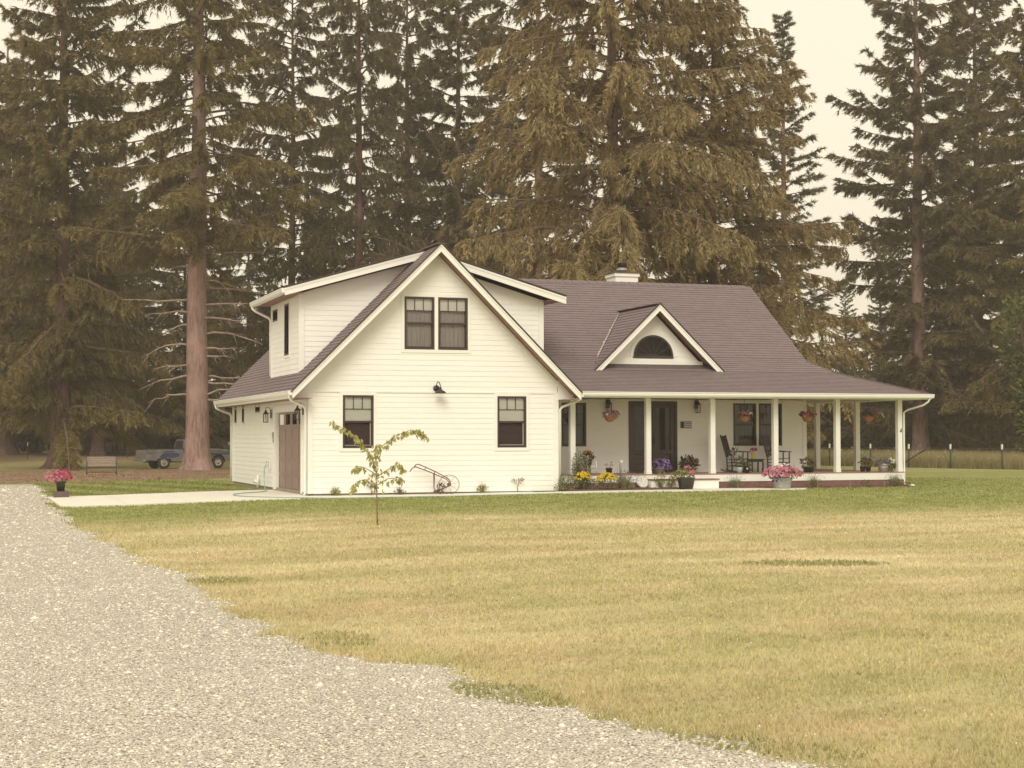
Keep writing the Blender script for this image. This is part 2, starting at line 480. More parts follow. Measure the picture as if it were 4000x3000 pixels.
class MB:
    def __init__(s):
        s.v = []
        s.f = []
    def add(s, vs, fs):
        n = len(s.v)
        s.v += [tuple(p) for p in vs]
        s.f += [tuple(i + n for i in f) for f in fs]
        return s
    def box(s, x0, x1, y0, y1, z0, z1):
        return s.add([(x0, y0, z0), (x1, y0, z0), (x1, y1, z0), (x0, y1, z0), (x0, y0, z1), (x1, y0, z1), (x1, y1, z1), (x0, y1, z1)],
                     [(0, 3, 2, 1), (4, 5, 6, 7), (0, 1, 5, 4), (1, 2, 6, 5), (2, 3, 7, 6), (3, 0, 4, 7)])
    def hexa(s, p):
        return s.add(p, [(0, 3, 2, 1), (4, 5, 6, 7), (0, 1, 5, 4), (1, 2, 6, 5), (2, 3, 7, 6), (3, 0, 4, 7)])
    def prism(s, poly, d):
        n = len(poly)
        d = Vector(d)
        a = [Vector(p) for p in poly]
        b = [p + d for p in a]
        return s.add(a + b, [tuple(range(n))[::-1], tuple(range(n, 2 * n))] + [(i, (i + 1) % n, n + (i + 1) % n, n + i) for i in range(n)])
    def bar(s, a, b, w, h=None, upv=(0, 0, 1)):
        a, b = Vector(a), Vector(b)
        h = h or w
        d = (b - a).normalized()
        u = Vector(upv)
        if abs(d.dot(u)) > 0.98:
            u = Vector((0, 1, 0))
        sd = d.cross(u).normalized()
        u = sd.cross(d).normalized()
        q = []
        for c in (a, b):
            q += [c - sd * w / 2 - u * h / 2, c + sd * w / 2 - u * h / 2, c + sd * w / 2 + u * h / 2, c - sd * w / 2 + u * h / 2]
        return s.add(q, [(0, 3, 2, 1), (4, 5, 6, 7), (0, 1, 5, 4), (1, 2, 6, 5), (2, 3, 7, 6), (3, 0, 4, 7)])
    def tube(s, pts, r, n=6, cap=True):
        pts = [Vector(p) for p in pts]
        rs = r if isinstance(r, (list, tuple)) else [r] * len(pts)
        base = len(s.v)
        u = None
        for i, p in enumerate(pts):
            d = (pts[min(i + 1, len(pts) - 1)] - pts[max(i - 1, 0)])
            d = d.normalized() if d.length > 1e-9 else Vector((0, 0, 1))
            if u is None:
                u = d.orthogonal().normalized()
            u = (u - d * u.dot(d))
            u = u.normalized() if u.length > 1e-6 else d.orthogonal().normalized()
            w = d.cross(u)
            for k in range(n):
                a = 2 * math.pi * k / n
                s.v.append(tuple(p + (u * math.cos(a) + w * math.sin(a)) * rs[i]))
        for i in range(len(pts) - 1):
            for k in range(n):
                a, b = base + i * n + k, base + i * n + (k + 1) % n
                s.f.append((a, b, b + n, a + n))
        if cap:
            s.f.append(tuple(range(base, base + n))[::-1])
            e = base + (len(pts) - 1) * n
            s.f.append(tuple(range(e, e + n)))
        return s
    def lathe(s, prof, n=20, c=(0, 0, 0), sx=1.0, sy=1.0):
        base = len(s.v)
        for r, z in prof:
            for k in range(n):
                a = 2 * math.pi * k / n
                s.v.append((c[0] + r * math.cos(a) * sx, c[1] + r * math.sin(a) * sy, c[2] + z))
        for i in range(len(prof) - 1):
            for k in range(n):
                a, b = base + i * n + k, base + i * n + (k + 1) % n
                s.f.append((a, b, b + n, a + n))
        s.f.append(tuple(range(base, base + n))[::-1])
        e = base + (len(prof) - 1) * n
        s.f.append(tuple(range(e, e + n)))
        return s
    def mesh(s, name, m, smooth=False):
        me = bpy.data.meshes.new(name)
        me.from_pydata(s.v, [], s.f)
        me.materials.append(MATS[m])
        if smooth:
            me.polygons.foreach_set('use_smooth', [True] * len(me.polygons))
        me.update()
        return me
    def build(s, name, m, parent=None, smooth=False):
        return link(name, s.mesh(name, m, smooth), parent)

def box(name, m, parent, *a):
    return MB().box(*a).build(name, m, parent)

def tri_mesh(name, V, m, rnd=None, nv=3):
    V = np.asarray(V, np.float32).reshape(-1, 3)
    nt = len(V) // nv
    me = bpy.data.meshes.new(name)
    me.vertices.add(len(V))
    me.vertices.foreach_set('co', V.ravel())
    me.loops.add(len(V))
    me.loops.foreach_set('vertex_index', np.arange(len(V), dtype=np.int32))
    me.polygons.add(nt)
    me.polygons.foreach_set('loop_start', np.arange(nt, dtype=np.int32) * nv)
    if rnd is not None:
        at = me.attributes.new('rnd', 'FLOAT', 'FACE')
        at.data.foreach_set('value', np.asarray(rnd, np.float32))
    me.materials.append(MATS[m])
    me.update(calc_edges=True)
    me.validate()
    return me

def nrm(a):
    return a / np.maximum(np.linalg.norm(a, axis=-1, keepdims=True), 1e-9)

def S(t):
    t = np.clip(t, 0, 1)
    return t * t * (3 - 2 * t)

def gz(x, y):
    x = np.asarray(x, float)
    y = np.asarray(y, float)
    left = -0.12 * S(-x / 6.5) * (1 - S((y - 20) / 20))
    porch = 0.055 * S((x - 1.5) / 8) * S((y + 9) / 7) * (1 - S((y - 20) / 10)) * (1 - S((x - 22) / 6))
    dip = -0.30 * S((y - 22) / 25) * (1 - S((y - 66) / 40)) * (1 - S((x - 14) / 10))
    rise = 0.2 * S((y - 70) / 40)
    return left + porch + dip + rise

def g1(x, y):
    return float(gz(x, y))

# ------------------------------------------------------------------ setting: ground, drive, path
def grid_sheet(name, m, xs, ys, zoff, parent=None, keep=None):
    X, Y = np.meshgrid(xs, ys)
    Z = gz(X, Y) + zoff
    v = np.stack([X, Y, Z], -1).reshape(-1, 3)
    nx = len(xs)
    f = []
    for j in range(len(ys) - 1):
        for i in range(nx - 1):
            a = j * nx + i
            f.append((a, a + 1, a + nx + 1, a + nx))
    me = bpy.data.meshes.new(name)
    me.from_pydata(v.tolist(), [], f)
    me.materials.append(MATS[m])
    me.polygons.foreach_set('use_smooth', [True] * len(me.polygons))
    return link(name, me, parent)

xs = np.concatenate([[-400, -200, -100, -40], np.arange(-20, 24.1, 0.8), [30, 40, 60, 100, 200, 400]])
ys = np.concatenate([[-110, -60], np.arange(-46, 24.1, 1.0), np.arange(26, 120, 4), [150, 200, 300, 400]])
tag(grid_sheet('ground', 'lawn_soil', xs, ys, 0.0), kind='structure')

EDGE = np.array([(-41, 40), (-40, 22), (-39, 12), (-38, 5.5), (-37, 1.0), (-36.2, -1.6), (-35.4, -3.4), (-34.7, -4.4), (-32.5, -5.2), (-30.5, -5.48), (-29.1, -5.87),
                 (-27.4, -6.08), (-24.4, -6.1), (-19.9, -6.15), (-12.5, -6.55), (-5, -6.5), (0, -6.46), (10, -6.2), (19, -6.0)])
_r = np.random.default_rng(5)
_ph = _r.uniform(0, 6.28, 8)
def edge_x(y):
    y = np.asarray(y, float)
    w = sum(np.sin(y * k + p) * a for k, p, a in zip((0.7, 1.3, 2.1, 3.7, 5.9, 9.1, 13.3, 21), _ph, (0.08, 0.07, 0.06, 0.06, 0.05, 0.04, 0.03, 0.03)))
    return np.interp(y, EDGE[:, 0], EDGE[:, 1]) + w * np.clip((y + 42) / 6, 0.2, 1)

def gravel_sheet():
    yy = np.concatenate([np.arange(-60, -41, 2.0), np.arange(-41, 19.01, 0.12)])
    v, f = [], []
    cols = np.array([0, 0.02, 0.05, 0.1, 0.2, 0.35, 0.6, 1.0])
    for y in yy:
        e = float(edge_x(y))
        x = e - cols * (e + 30)
        for xi in x:
            v.append((xi, y, float(gz(xi, y)) + 0.006))
    n = len(cols)
    for j in range(len(yy) - 1):
        for i in range(n - 1):
            a = j * n + i
            f.append((a, a + n, a + n + 1, a + 1))
    me = bpy.data.meshes.new('gravel_drive')
    me.from_pydata(v, [], f)
    me.materials.append(MATS['gravel'])
    return tag(link('gravel_drive', me), kind='structure')
gravel_sheet()

def slab(name, m, poly, z_top, thick, parent=None):
    mb = MB()
    n = len(poly)
    t = [(x, y, z_top(x, y)) for x, y in poly]
    b = [(x, y, z_top(x, y) - thick) for x, y in poly]
    mb.add(t + b, [tuple(range(n)), tuple(range(n, 2 * n))[::-1]] + [(i, n + i, n + (i + 1) % n, (i + 1) % n) for i in range(n)])
    return mb.build(name, m, parent)

# concrete apron and walk: separate cast panels with open joints
walk = empty('concrete_path', (0, 0, 0))
tag(walk, kind='structure')
zt = lambda x, y: g1(x, y) + 0.035
for i in range(4):
    x0, x1 = -6.38 + i * 1.6, -6.38 + (i + 1) * 1.6 - 0.012
    for y0, y1 in ((-1.42, 1.97), (1.982, 5.35)):
        slab('concrete_panel', 'concrete', [(x0, y0), (x1, y0), (x1, y1), (x0, y1)], zt, 0.12, walk)
for i in range(7):
    x0, x1 = 0.02 + i * 1.55, 0.02 + (i + 1) * 1.55 - 0.012
    yb = -0.02 if x1 < 7.2 else -0.42
    slab('concrete_panel', 'concrete', [(x0, -1.34), (x1, -1.34), (x1, yb), (x0, yb)], zt, 0.12, walk)
slab('concrete_panel', 'concrete', [(10.87, -1.34), (12.4, -1.34), (12.4, 0.12), (10.87, 0.12)], zt, 0.12, walk)
slab('concrete_panel', 'concrete', [(12.412, -1.34), (14.1, -1.2), (14.5, -0.55), (12.412, 0.12)], zt, 0.12, walk)

def mound(name, m, x0, x1, y0, y1, h, seed, nx=60, ny=10):
    r = np.random.default_rng(seed)
    v, f = [], []
    for j in range(ny + 1):
        for i in range(nx + 1):
            u, w = i / nx, j / ny
            x, y = x0 + (x1 - x0) * u, y0 + (y1 - y0) * w
            e = min(1, min(u, 1 - u) * nx / 3, min(w, 1 - w) * ny / 2.0)
            v.append((x, y, g1(x, y) + 0.01 + h * e * r.uniform(0.7, 1.15)))
    for j in range(ny):
        for i in range(nx):
            a = j * (nx + 1) + i
            f.append((a, a + 1, a + nx + 2, a + nx + 1))
    me = bpy.data.meshes.new(name)
    me.from_pydata(v, [], f)
    me.materials.append(MATS[m])
    return tag(link(name, me), kind='structure')
mound('flower_bed', 'mulch', 7.05, 10.84, -0.40, 0.47, 0.07, 1)
mound('side_flower_bed', 'mulch', 12.25, 18.6, 0.13, 0.47, 0.05, 2, 80, 6)

# ------------------------------------------------------------------ the house
house = empty('farmhouse', (0, 0, 0))
tag(house, 'white two-storey farmhouse with brown shingle roof and wraparound porch', 'house')
K = 0.989
EXP = 0.143

def wall_face(name, O, ud, n, z0, z1, lo, hi, holes=(), exp=EXP, boards=True, thick=0.12, mat_='siding_paint', last=None):
    """clad wall: a core with openings, and one sub-part for each siding board"""
    O, ud, n = Vector(O), Vector(ud), Vector(n)
    core = MB()
    rows = []
    z = z0
    while z < z1 - 0.02:
        rows.append((z, min(z + exp, z1)))
        z += exp
    pieces = []
    for a, b in rows:
        iv = [(lo(a), hi(a), lo(b), hi(b))]
        for (h0, h1, hz0, hz1) in holes:
            if min(b, hz1) - max(a, hz0) > 0.5 * (b - a):
                new = []
                for (p0, p1, q0, q1) in iv:
                    if h1 <= min(p0, q0) or h0 >= max(p1, q1):
                        new.append((p0, p1, q0, q1))
                        continue
                    if h0 - p0 > 0.01: new.append((p0, h0, min(q0, h0), h0))
                    if p1 - h1 > 0.01: new.append((h1, p1, h1, max(q1, h1)))
                iv = new
        for (p0, p1, q0, q1) in iv:
            if p1 - p0 < 0.02: continue
            if q1 < q0: q0 = q1 = (q0 + q1) / 2
            pieces.append((a, b, p0, p1, q0, q1))
    P = lambda u, z, d: O + ud * u + Vector((0, 0, z)) + n * d
    for (a, b, p0, p1, q0, q1) in pieces:
        core.hexa([P(p0, a, 0), P(p1, a, 0), P(p1, a, -thick), P(p0, a, -thick), P(q0, b, 0), P(q1, b, 0), P(q1, b, -thick), P(q0, b, -thick)])
    w = core.build(name, mat_, house)
    if boards:
        for (a, b, p0, p1, q0, q1) in pieces:
            g = 0.002
            MB().hexa([P(p0, a - 0.012, 0.0175), P(p1, a - 0.012, 0.0175), P(p1, a - 0.012, g), P(p0, a - 0.012, g), P(q0, b, 0.008), P(q1, b, 0.008), P(q1, b, g), P(q0, b, g)]).build('siding_board', mat_, w)
    return w

LW = 12.6
WZ0, WZ1 = 1.288, 2.700
UZ0, UZ1 = 3.95, 5.38
# front gable wall
front_holes = [(0.907, 1.748, WZ0, WZ1), (5.238, 6.079, WZ0, WZ1)]
wall_face('front_wall', (0, 0, 0), (1, 0, 0), (0, -1, 0), 0.10, 2.79, lambda z: 0.0, lambda z: 7.0, front_holes)
gl = lambda z: max(0.0, (z - 2.62) / K - 0.52 + 0.0)
upper_holes = [(2.60, 3.442, UZ0, UZ1), (3.545, 4.388, UZ0, UZ1)]
wall_face('gable_wall', (0, 0, 0), (1, 0, 0), (0, -1, 0), 2.82, 6.55, lambda z: min(3.5, gl(z)), lambda z: max(3.5, 7 - gl(z)), upper_holes)
# band board between
box('band_board', 'trim_paint', house, 0.0, 7.0, -0.034, 0.0, 2.775, 2.82)
# left wall with garage door
left_holes = [(LW - 4.95, LW - 0.93, 0.0, 2.42), (LW - 12.13, LW - 11.72, 2.06, 2.61), (LW - 10.62, LW - 10.2, 2.06, 2.61), (LW - 8.10, LW - 7.27, 2.35, 2.65)]
wall_face('left_wall', (0, LW, 0), (0, -1, 0), (-1, 0, 0), 0.12, 2.72, lambda z: 0.0, lambda z: LW, left_holes)
# right and back walls (plain cladding, out of sight)
wall_face('right_wall', (7.0, 0, 0), (0, 1, 0), (1, 0, 0), 0.10, 2.75, lambda z: 0.0, lambda z: 2.3, boards=False)
wall_face('rear_wall', (7.0, LW, 0), (-1, 0, 0), (0, 1, 0), 0.10, 6.5, lambda z: min(3.5, gl(z)), lambda z: max(3.5, 7 - gl(z)), boards=False)
MB().box(0.02, 6.98, 0.02, LW - 0.02, -0.25, 0.118).build('foundation', 'foundation', house)
# upper shed dormer walls
DY0, DY1, DX0, DX1 = 1.36, 5.60, 0.03, 7.06
dr = lambda z: (6.53 - z) / 0.289
wall_face('left_dormer_wall', (0, DY0, 0), (1, 0, 0), (0, -1, 0), 3.36, 6.45, lambda z: max(DX0, 3.5 - dr(z)), lambda z: min(3.5, (z - 2.8) / K - 0.52 - 0.02))
wall_face('right_dormer_wall', (0, DY0, 0), (1, 0, 0), (0, -1, 0), 3.36, 6.45, lambda z: max(3.5, 7 - ((z - 2.8) / K - 0.52 - 0.02)), lambda z: min(DX1, 3.5 + dr(z)))
dl_holes = [(DY1 - 5.3, DY1 - 4.54, 4.98, 5.33), (DY1 - 3.475, DY1 - 2.82, 3.90, 5.36)]
wall_face('dormer_side_wall', (DX0, DY1, 0), (0, -1, 0), (-1, 0, 0), 3.34, 5.52, lambda z: 0.0, lambda z: DY1 - DY0, dl_holes)
wall_face('dormer_side_wall', (DX1, DY0, 0), (0, 1, 0), (1, 0, 0), 3.2, 5.52, lambda z: 0.0, lambda z: DY1 - DY0, boards=False)
wall_face('dormer_rear_wall', (DX1, DY1, 0), (-1, 0, 0), (0, 1, 0), 3.0, 6.45, lambda z: max(0, 3.5 - dr(z)), lambda z: min(7.03, 3.5 + dr(z)), boards=False)
# main front wall behind the porch
YM, XR, ZD = 2.36, 16.11, 0.504
main_holes = [(8.008, 8.785, 1.296, 2.584), (10.15, 11.73, 0.3, 2.64), (13.607, 14.389, 1.296, 2.594), (14.475, 15.271, 1.296, 2.594)]
wall_face('porch_wall', (0, YM, 0), (1, 0, 0), (0, -1, 0), ZD - 0.02, 2.70, lambda z: 7.1, lambda z: XR, main_holes)
YB = 10.84
wall_face('east_wall', (XR, YM, 0), (0, 1, 0), (1, 0, 0), 0.10, 3.5, lambda z: 0.0, lambda z: YB - YM, boards=False)
wall_face('east_gable_wall', (XR, YM, 0), (0, 1, 0), (1, 0, 0), 3.5, 6.4, lambda z: min(4.24, max(0, (z - 3.5) / 0.712)), lambda z: max(4.24, 8.48 - max(0, (z - 3.5) / 0.712)), boards=False)
wall_face('main_rear_wall', (XR, YB, 0), (-1, 0, 0), (0, 1, 0), 0.10, 3.5, lambda z: 0.0, lambda z: 9.0, boards=False)

# corner boards
def corner(name, x0, x1, y0, y1, z0, z1):
    return box(name, 'trim_paint', house, x0, x1, y0, y1, z0, z1)
MB().box(-0.03, 0.10, -0.032, 0.0, 0.09, 2.772).box(-0.032, 0.0, 0.001, 0.10, 0.09, 2.72).build('corner_board', 'trim_paint', house)
MB().box(6.88, 7.03, -0.032, 0.0, 0.09, 2.772).box(7.0, 7.032, 0.001, 0.12, 0.09, 2.72).build('corner_board', 'trim_paint', house)
box('corner_board', 'trim_paint', house, -0.032, 0.0, LW - 0.10, LW + 0.02, 0.11, 2.72)
MB().box(0.0, 0.14, DY0 - 0.032, DY0, 3.38, 5.50).box(DX0 - 0.034, DX0, DY0 + 0.001, DY0 + 0.10, 3.36, 5.52).build('corner_board', 'trim_paint', house)
box('corner_board', 'trim_paint', house, DX0 - 0.032, DX0, DY1 - 0.09, DY1 + 0.02, 3.34, 5.52)
MB().box(DX1 - 0.12, DX1 + 0.03, DY0 - 0.032, DY0, 3.38, 5.50).build('corner_board', 'trim_paint', house)
box('corner_board', 'trim_paint', house, XR - 0.11, XR + 0.02, YM - 0.032, YM, ZD + 0.002, 2.69)

# ---- roofs
SHG = []            # (matrix columns, width, roof part) candidates
def roof_slab(name, quad, thick=0.09, m='roof_felt'):
    q = [Vector(p) for p in quad]
    nn = (q[1] - q[0]).cross(q[3] - q[0]).normalized()
    if nn.z < 0: nn = -nn
    mb = MB()
    n = len(q)
    mb.add([p for p in q] + [p - nn * thick for p in q], [tuple(range(n)), tuple(range(n, 2 * n))[::-1]] + [(i, n + i, n + (i + 1) % n, (i + 1) % n) for i in range(n)])
    return mb.build(name, m, house)

rs = random.Random(3)
def shingles(roof, o, u, v, ulen, vlen, inside=None, exp=0.142, start=0.0):
    o, u, v = Vector(o), Vector(u).normalized(), Vector(v).normalized()
    n = u.cross(v).normalized()
    if n.z < 0: n = -n
    k = 0
    y = start
    while y < vlen - 0.02:
        x = -rs.uniform(0, 0.33)
        while x < ulen:
            w = 0.30 + 0.06 * rs.random()
            a, b = max(x, 0), min(x + w - 0.006, ulen)
            x += w
            if b - a < 0.04: continue
            c = o + u * (a + b) / 2 + v * (y + exp / 2)
            if inside and not inside(c): continue
            e = min(exp, vlen - y)
            if inside:                      # trim to the outline at both ends
                while b - a > 0.05 and not inside(o + u * b + v * (y + e / 2)): b -= 0.03
                while b - a > 0.05 and not inside(o + u * a + v * (y + e / 2)): a += 0.03
            SHG.append((o + u * a + v * y, u, v, n, b - a, e, roof, rs.random()))
        y += exp
        k += 1

RZ = 2.83                                 # roof top surface above the rake line
dx, L_ = 4.02, 4.02 * math.sqrt(1 + K * K)
gr = roof_slab('garage_roof', [(-0.55, -0.46, RZ - 0.06), (-0.55, 12.85, RZ - 0.06), (3.5, 12.85, 6.80 - 0.03), (3.5, -0.46, 6.80 - 0.03)])
gr2 = roof_slab('garage_roof', [(7.55, -0.46, RZ - 0.06), (3.5, -0.46, 6.80 - 0.03), (3.5, 12.85, 6.80 - 0.03), (7.55, 12.85, RZ - 0.06)])
dorm_in = lambda c: not (DX0 - 0.02 < c.x < DX1 + 0.02 and DY0 < c.y < DY1)
sv = Vector((1, 0, K)).normalized()
shingles(gr, (-0.56, -0.47, RZ - 0.06), (0, 1, 0), sv, 13.33, 5.68, dorm_in)
sv2 = Vector((-1, 0, K)).normalized()
shingles(gr2, (7.56, -0.47, RZ - 0.06), (0, 1, 0), sv2, 3.4, 5.68, dorm_in)
# dormer roof (low pitch)
dq = 0.289
drl = roof_slab('dormer_roof', [(-0.46, 0.91, 5.62), (-0.46, 6.05, 5.62), (3.5, 6.05, 6.78), (3.5, 0.91, 6.78)])
drr = roof_slab('dormer_roof', [(7.60, 0.91, 5.60), (3.5, 0.91, 6.78), (3.5, 6.05, 6.78), (7.60, 6.05, 5.60)])
shingles(drl, (-0.47, 0.90, 5.622), (0, 1, 0), (1, 0, dq + 0.004), 5.15, 4.12)
shingles(drr, (7.61, 0.90, 5.602), (0, 1, 0), (-1, 0, dq), 5.15, 4.25)
# main roof: steep slope, flare and porch slope
YR_, ZR_, XE = 6.60, 6.62, 16.42
prof = [(-0.03, 2.845), (2.05, 3.545), (2.95, 4.02), (YR_, ZR_)]
XHIP = lambda y: 19.08 - y * 1.0
mr = []
for i in range(3):
    (ya, za), (yb, zb) = prof[i], prof[i + 1]
    if i == 0: q = [(7.1, ya, za), (19.08, ya, za), (19.08 - (yb - ya), yb, zb), (7.1, yb, zb)]
    elif i == 1: q = [(7.1, ya, za), (19.08 - (ya + 0.03), ya, za), (XE, yb, zb), (7.1, yb, zb)]
    else: q = [(4.6, ya, za), (XE, ya, za), (XE, yb, zb), (4.6, yb, zb)]
    rp = roof_slab('porch_roof' if i == 0 else 'main_roof', q)
    mr.append(rp)
sd_in = lambda c: abs(c.x - 11.03) > (5.50 - c.z) / 0.98 or c.z < 3.62
def hip_in(c):
    return c.x < max(XE if c.y > 2.4 else 0, 19.06 - c.y) + 0.02 and c.x > 7.2 and sd_in(c) and not (c.x < DX1 + 0.05 and DY0 < c.y < DY1 and c.z < 5.5)
for i in range(3):
    (ya, za), (yb, zb) = prof[i], prof[i + 1]
    ln = math.hypot(yb - ya, zb - za)
    shingles(mr[i], (7.0, ya, za + 0.002), (1, 0, 0), (0, yb - ya, zb - za), 12.1 if i < 2 else XE - 7.0, ln, hip_in)
roof_slab('main_roof', [(4.6, YR_, ZR_), (XE, YR_, ZR_), (XE, 11.2, 3.35), (4.6, 11.2, 3.35)])
roof_slab('porch_roof', [(19.08, -0.03, 2.845), (19.08, 9.0, 2.845), (16.3, 9.0, 3.75), (16.3, 2.75, 3.75)])
# ridge and hip caps
for i in range(32):
    x0 = 7.4 + i * 0.285
    if x0 + 0.28 > XE: break
    MB().hexa([(x0, YR_ - 0.14, ZR_ - 0.075), (x0 + 0.28, YR_ - 0.14, ZR_ - 0.085), (x0 + 0.28, YR_, ZR_ + 0.015), (x0, YR_, ZR_ + 0.025),
               (x0, YR_ - 0.14, ZR_ - 0.055), (x0 + 0.28, YR_ - 0.14, ZR_ - 0.068), (x0 + 0.28, YR_, ZR_ + 0.032), (x0, YR_, ZR_ + 0.045)]).build('ridge_cap', 'shingle', mr[2])
for i in range(12):
    a, b = i / 12.0, (i + 1.05) / 12.0
    p = lambda t: Vector((19.06 - 2.08 * t, -0.01 + 2.08 * t, 2.865 + 0.70 * t))
    MB().bar(p(a), p(b), 0.2, 0.02).build('hip_cap', 'shingle', mr[0])
MB().bar((3.5, -0.47, 6.80), (3.5, 12.86, 6.80), 0.24, 0.025).build('ridge_cap', 'shingle', gr)

# small gable dormer with half-round window
SX, SYR, SYW, SZA = 11.03, 2.02, 2.48, 5.55
SB = 3.55
def sd_roof(sign):
    xb = SX + sign * 2.08
    q = [(xb, SYR, SB - 0.02), (SX, SYR, SZA), (SX, 5.12, SZA), (xb, 2.35, SB + 0.02)]
    r = roof_slab('small_dormer_roof', q, 0.07)
    slope = Vector((-sign * 2.08, 0, SZA - SB)).normalized()
    o = Vector((xb, SYR - 0.01, SB - 0.01))
    def ins(c):
        t = (c.z - SB) / (SZA - SB)
        return c.y < 2.35 + t * 2.77 - 0.10 and c.z < SZA
    shingles(r, o, (0, 1, 0), slope, 3.1, 2.88, ins)
    return r
sl = sd_roof(-1); sr_ = sd_roof(1)
MB().bar((SX, SYR - 0.01, SZA + 0.012), (SX, 5.15, SZA + 0.012), 0.2, 0.025).build('ridge_cap', 'shingle', sl)
MB().bar((SX - 2.10, 2.36, SB + 0.05), (SX - 0.02, 5.14, SZA + 0.02), 0.11, 0.02).build('valley_flashing', 'copper_flashing', sl)
MB().bar((SX + 2.10, 2.36, SB + 0.05), (SX + 0.02, 5.14, SZA + 0.02), 0.11, 0.02).build('valley_flashing', 'copper_flashing', sr_)
hw = 0.655
wall_face('small_dormer_wall', (SX, SYW, 0), (1, 0, 0), (0, -1, 0), 3.86, 5.35, lambda z: -max(0.0, (5.33 - z) / 0.98), lambda z: max(0.0, (5.33 - z) / 0.98), [(-0.02 - math.sqrt(max(0, 0.66 ** 2 - max(0, 3.935 + 0.15 * k - 3.985) ** 2)), -0.02 + math.sqrt(max(0, 0.66 ** 2 - max(0, 3.935 + 0.15 * k - 3.985) ** 2)), 3.865 + 0.15 * k, 4.005 + 0.15 * k) for k in range(5)], exp=0.15)
box('skirt_board', 'trim_paint', house, SX - 1.62, SX + 1.62, SYW - 0.03, SYW, 3.70, 3.86)
def half_round():
    f, g, tr = MB(), MB(), MB()
    cz, n = 3.985, 24
    cx = SX - 0.02
    def ring(mb, r0, r1, y0, y1):
        for i in range(n):
            a, b = math.pi * i / n, math.pi * (i + 1) / n
            pts = []
            for yy in (y0, y1):
                for (rr, aa) in ((r0, a), (r1, a), (r1, b), (r0, b)):
                    pts.append((cx + rr * math.cos(aa), yy, cz + rr * math.sin(aa)))
            mb.hexa(pts)
    ring(tr, hw, hw + 0.10, SYW - 0.035, SYW + 0.01)
    ring(f, hw - 0.06, hw, SYW - 0.05, SYW + 0.03)
    f.box(cx - hw, cx + hw, SYW - 0.052, SYW + 0.03, cz - 0.05, cz + 0.015)
    tr.box(cx - hw - 0.1, cx + hw + 0.1, SYW - 0.036, SYW + 0.01, cz - 0.15, cz - 0.052)
    o = f.build('half_round_window', 'dark_frame', house)
    tr.build('window_trim', 'trim_paint', o)
    for k in range(1, 6):
        a = math.pi * k / 6
        MB().bar((cx, SYW - 0.02, cz), (cx + (hw - 0.03) * math.cos(a), SYW - 0.02, cz + (hw - 0.03) * math.sin(a)), 0.022, 0.02, (0, 1, 0)).build('muntin', 'dark_frame', o)
    g.add([(cx + (hw - 0.05) * math.cos(math.pi * i / n), SYW - 0.005, cz + (hw - 0.05) * math.sin(math.pi * i / n)) for i in range(n + 1)], [tuple(range(n + 1))])
    g.build('pane', 'window_glass', o)
    box('room_dark_panel', 'room_dark', o, cx - 0.68, cx + 0.68, SYW + 0.6, SYW + 0.62, 3.9, 4.7)  # dark sheet added for the gloom of the room behind the glass
half_round()

# shingle meshes: the 300 largest in view are objects of their own, the rest joined per roof
def shingle_geo(w, e, t=0.017):
    b = [(0, -0.012, 0.003), (w, -0.012, 0.003), (w, e, 0.0), (0, e, 0.0), (0, -0.012, 0.003 + t), (w, -0.012, 0.003 + t), (w, e, 0.005), (0, e, 0.005)]
    return b, [(4, 5, 6, 7), (0, 1, 5, 4), (1, 2, 6, 5), (3, 0, 4, 7)]
def emit_shingles():
    sc = []
    for i, (p, u, v, n, w, e, roof, r) in enumerate(SHG):
        d = p - CAM
        vis = max(0.0, -n.dot(d.normalized())) * w * e / d.length_squared
        if p.y > 12.0 or (p.x > 3.5 and p.x < 7.5 and p.y > 1.3 and roof in (gr2,)): vis *= 0.2
        sc.append(vis)
    order = sorted(range(len(SHG)), key=lambda i: -sc[i])
    single = set(order[:280])
    cache = {}
    rest = {}
    for i, (p, u, v, n, w, e, roof, r) in enumerate(SHG):
        if i in single:
            key = (round(w, 2), round(e, 2), int(r * 4))
            if key not in cache:
                b, f = shingle_geo(key[0], key[1])
                me = bpy.data.meshes.new('shingle')
                me.from_pydata(b, [], f)
                at = me.attributes.new('rnd', 'FLOAT', 'FACE')
                at.data.foreach_set('value', [key[2] / 4 + 0.12] * len(f))
                me.materials.append(MATS['shingle'])
                cache[key] = me
            o = link('shingle', cache[key], roof)
            o.matrix_local = Matrix(((u.x, v.x, n.x, p.x), (u.y, v.y, n.y, p.y), (u.z, v.z, n.z, p.z), (0, 0, 0, 1)))
        else:
            rest.setdefault(roof.name, []).append(i)
    for rn, ids in rest.items():
        vs_, fs_, rv = [], [], []
        for i in ids:
            p, u, v, n, w, e, roof, r = SHG[i]
            b, f = shingle_geo(w, e)
            k = len(vs_)
            vs_ += [tuple(p + u * a + v * c + n * d) for a, c, d in b]
            fs_ += [tuple(j + k for j in q) for q in f]
            rv += [r] * len(f)
        me = bpy.data.meshes.new('shingle_courses')
        me.from_pydata(vs_, [], fs_)
        at = me.attributes.new('rnd', 'FLOAT', 'FACE')
        at.data.foreach_set('value', rv)
        me.materials.append(MATS['shingle'])
        tag(link('shingle_courses', me, bpy.data.objects[rn]), kind='stuff')
emit_shingles()

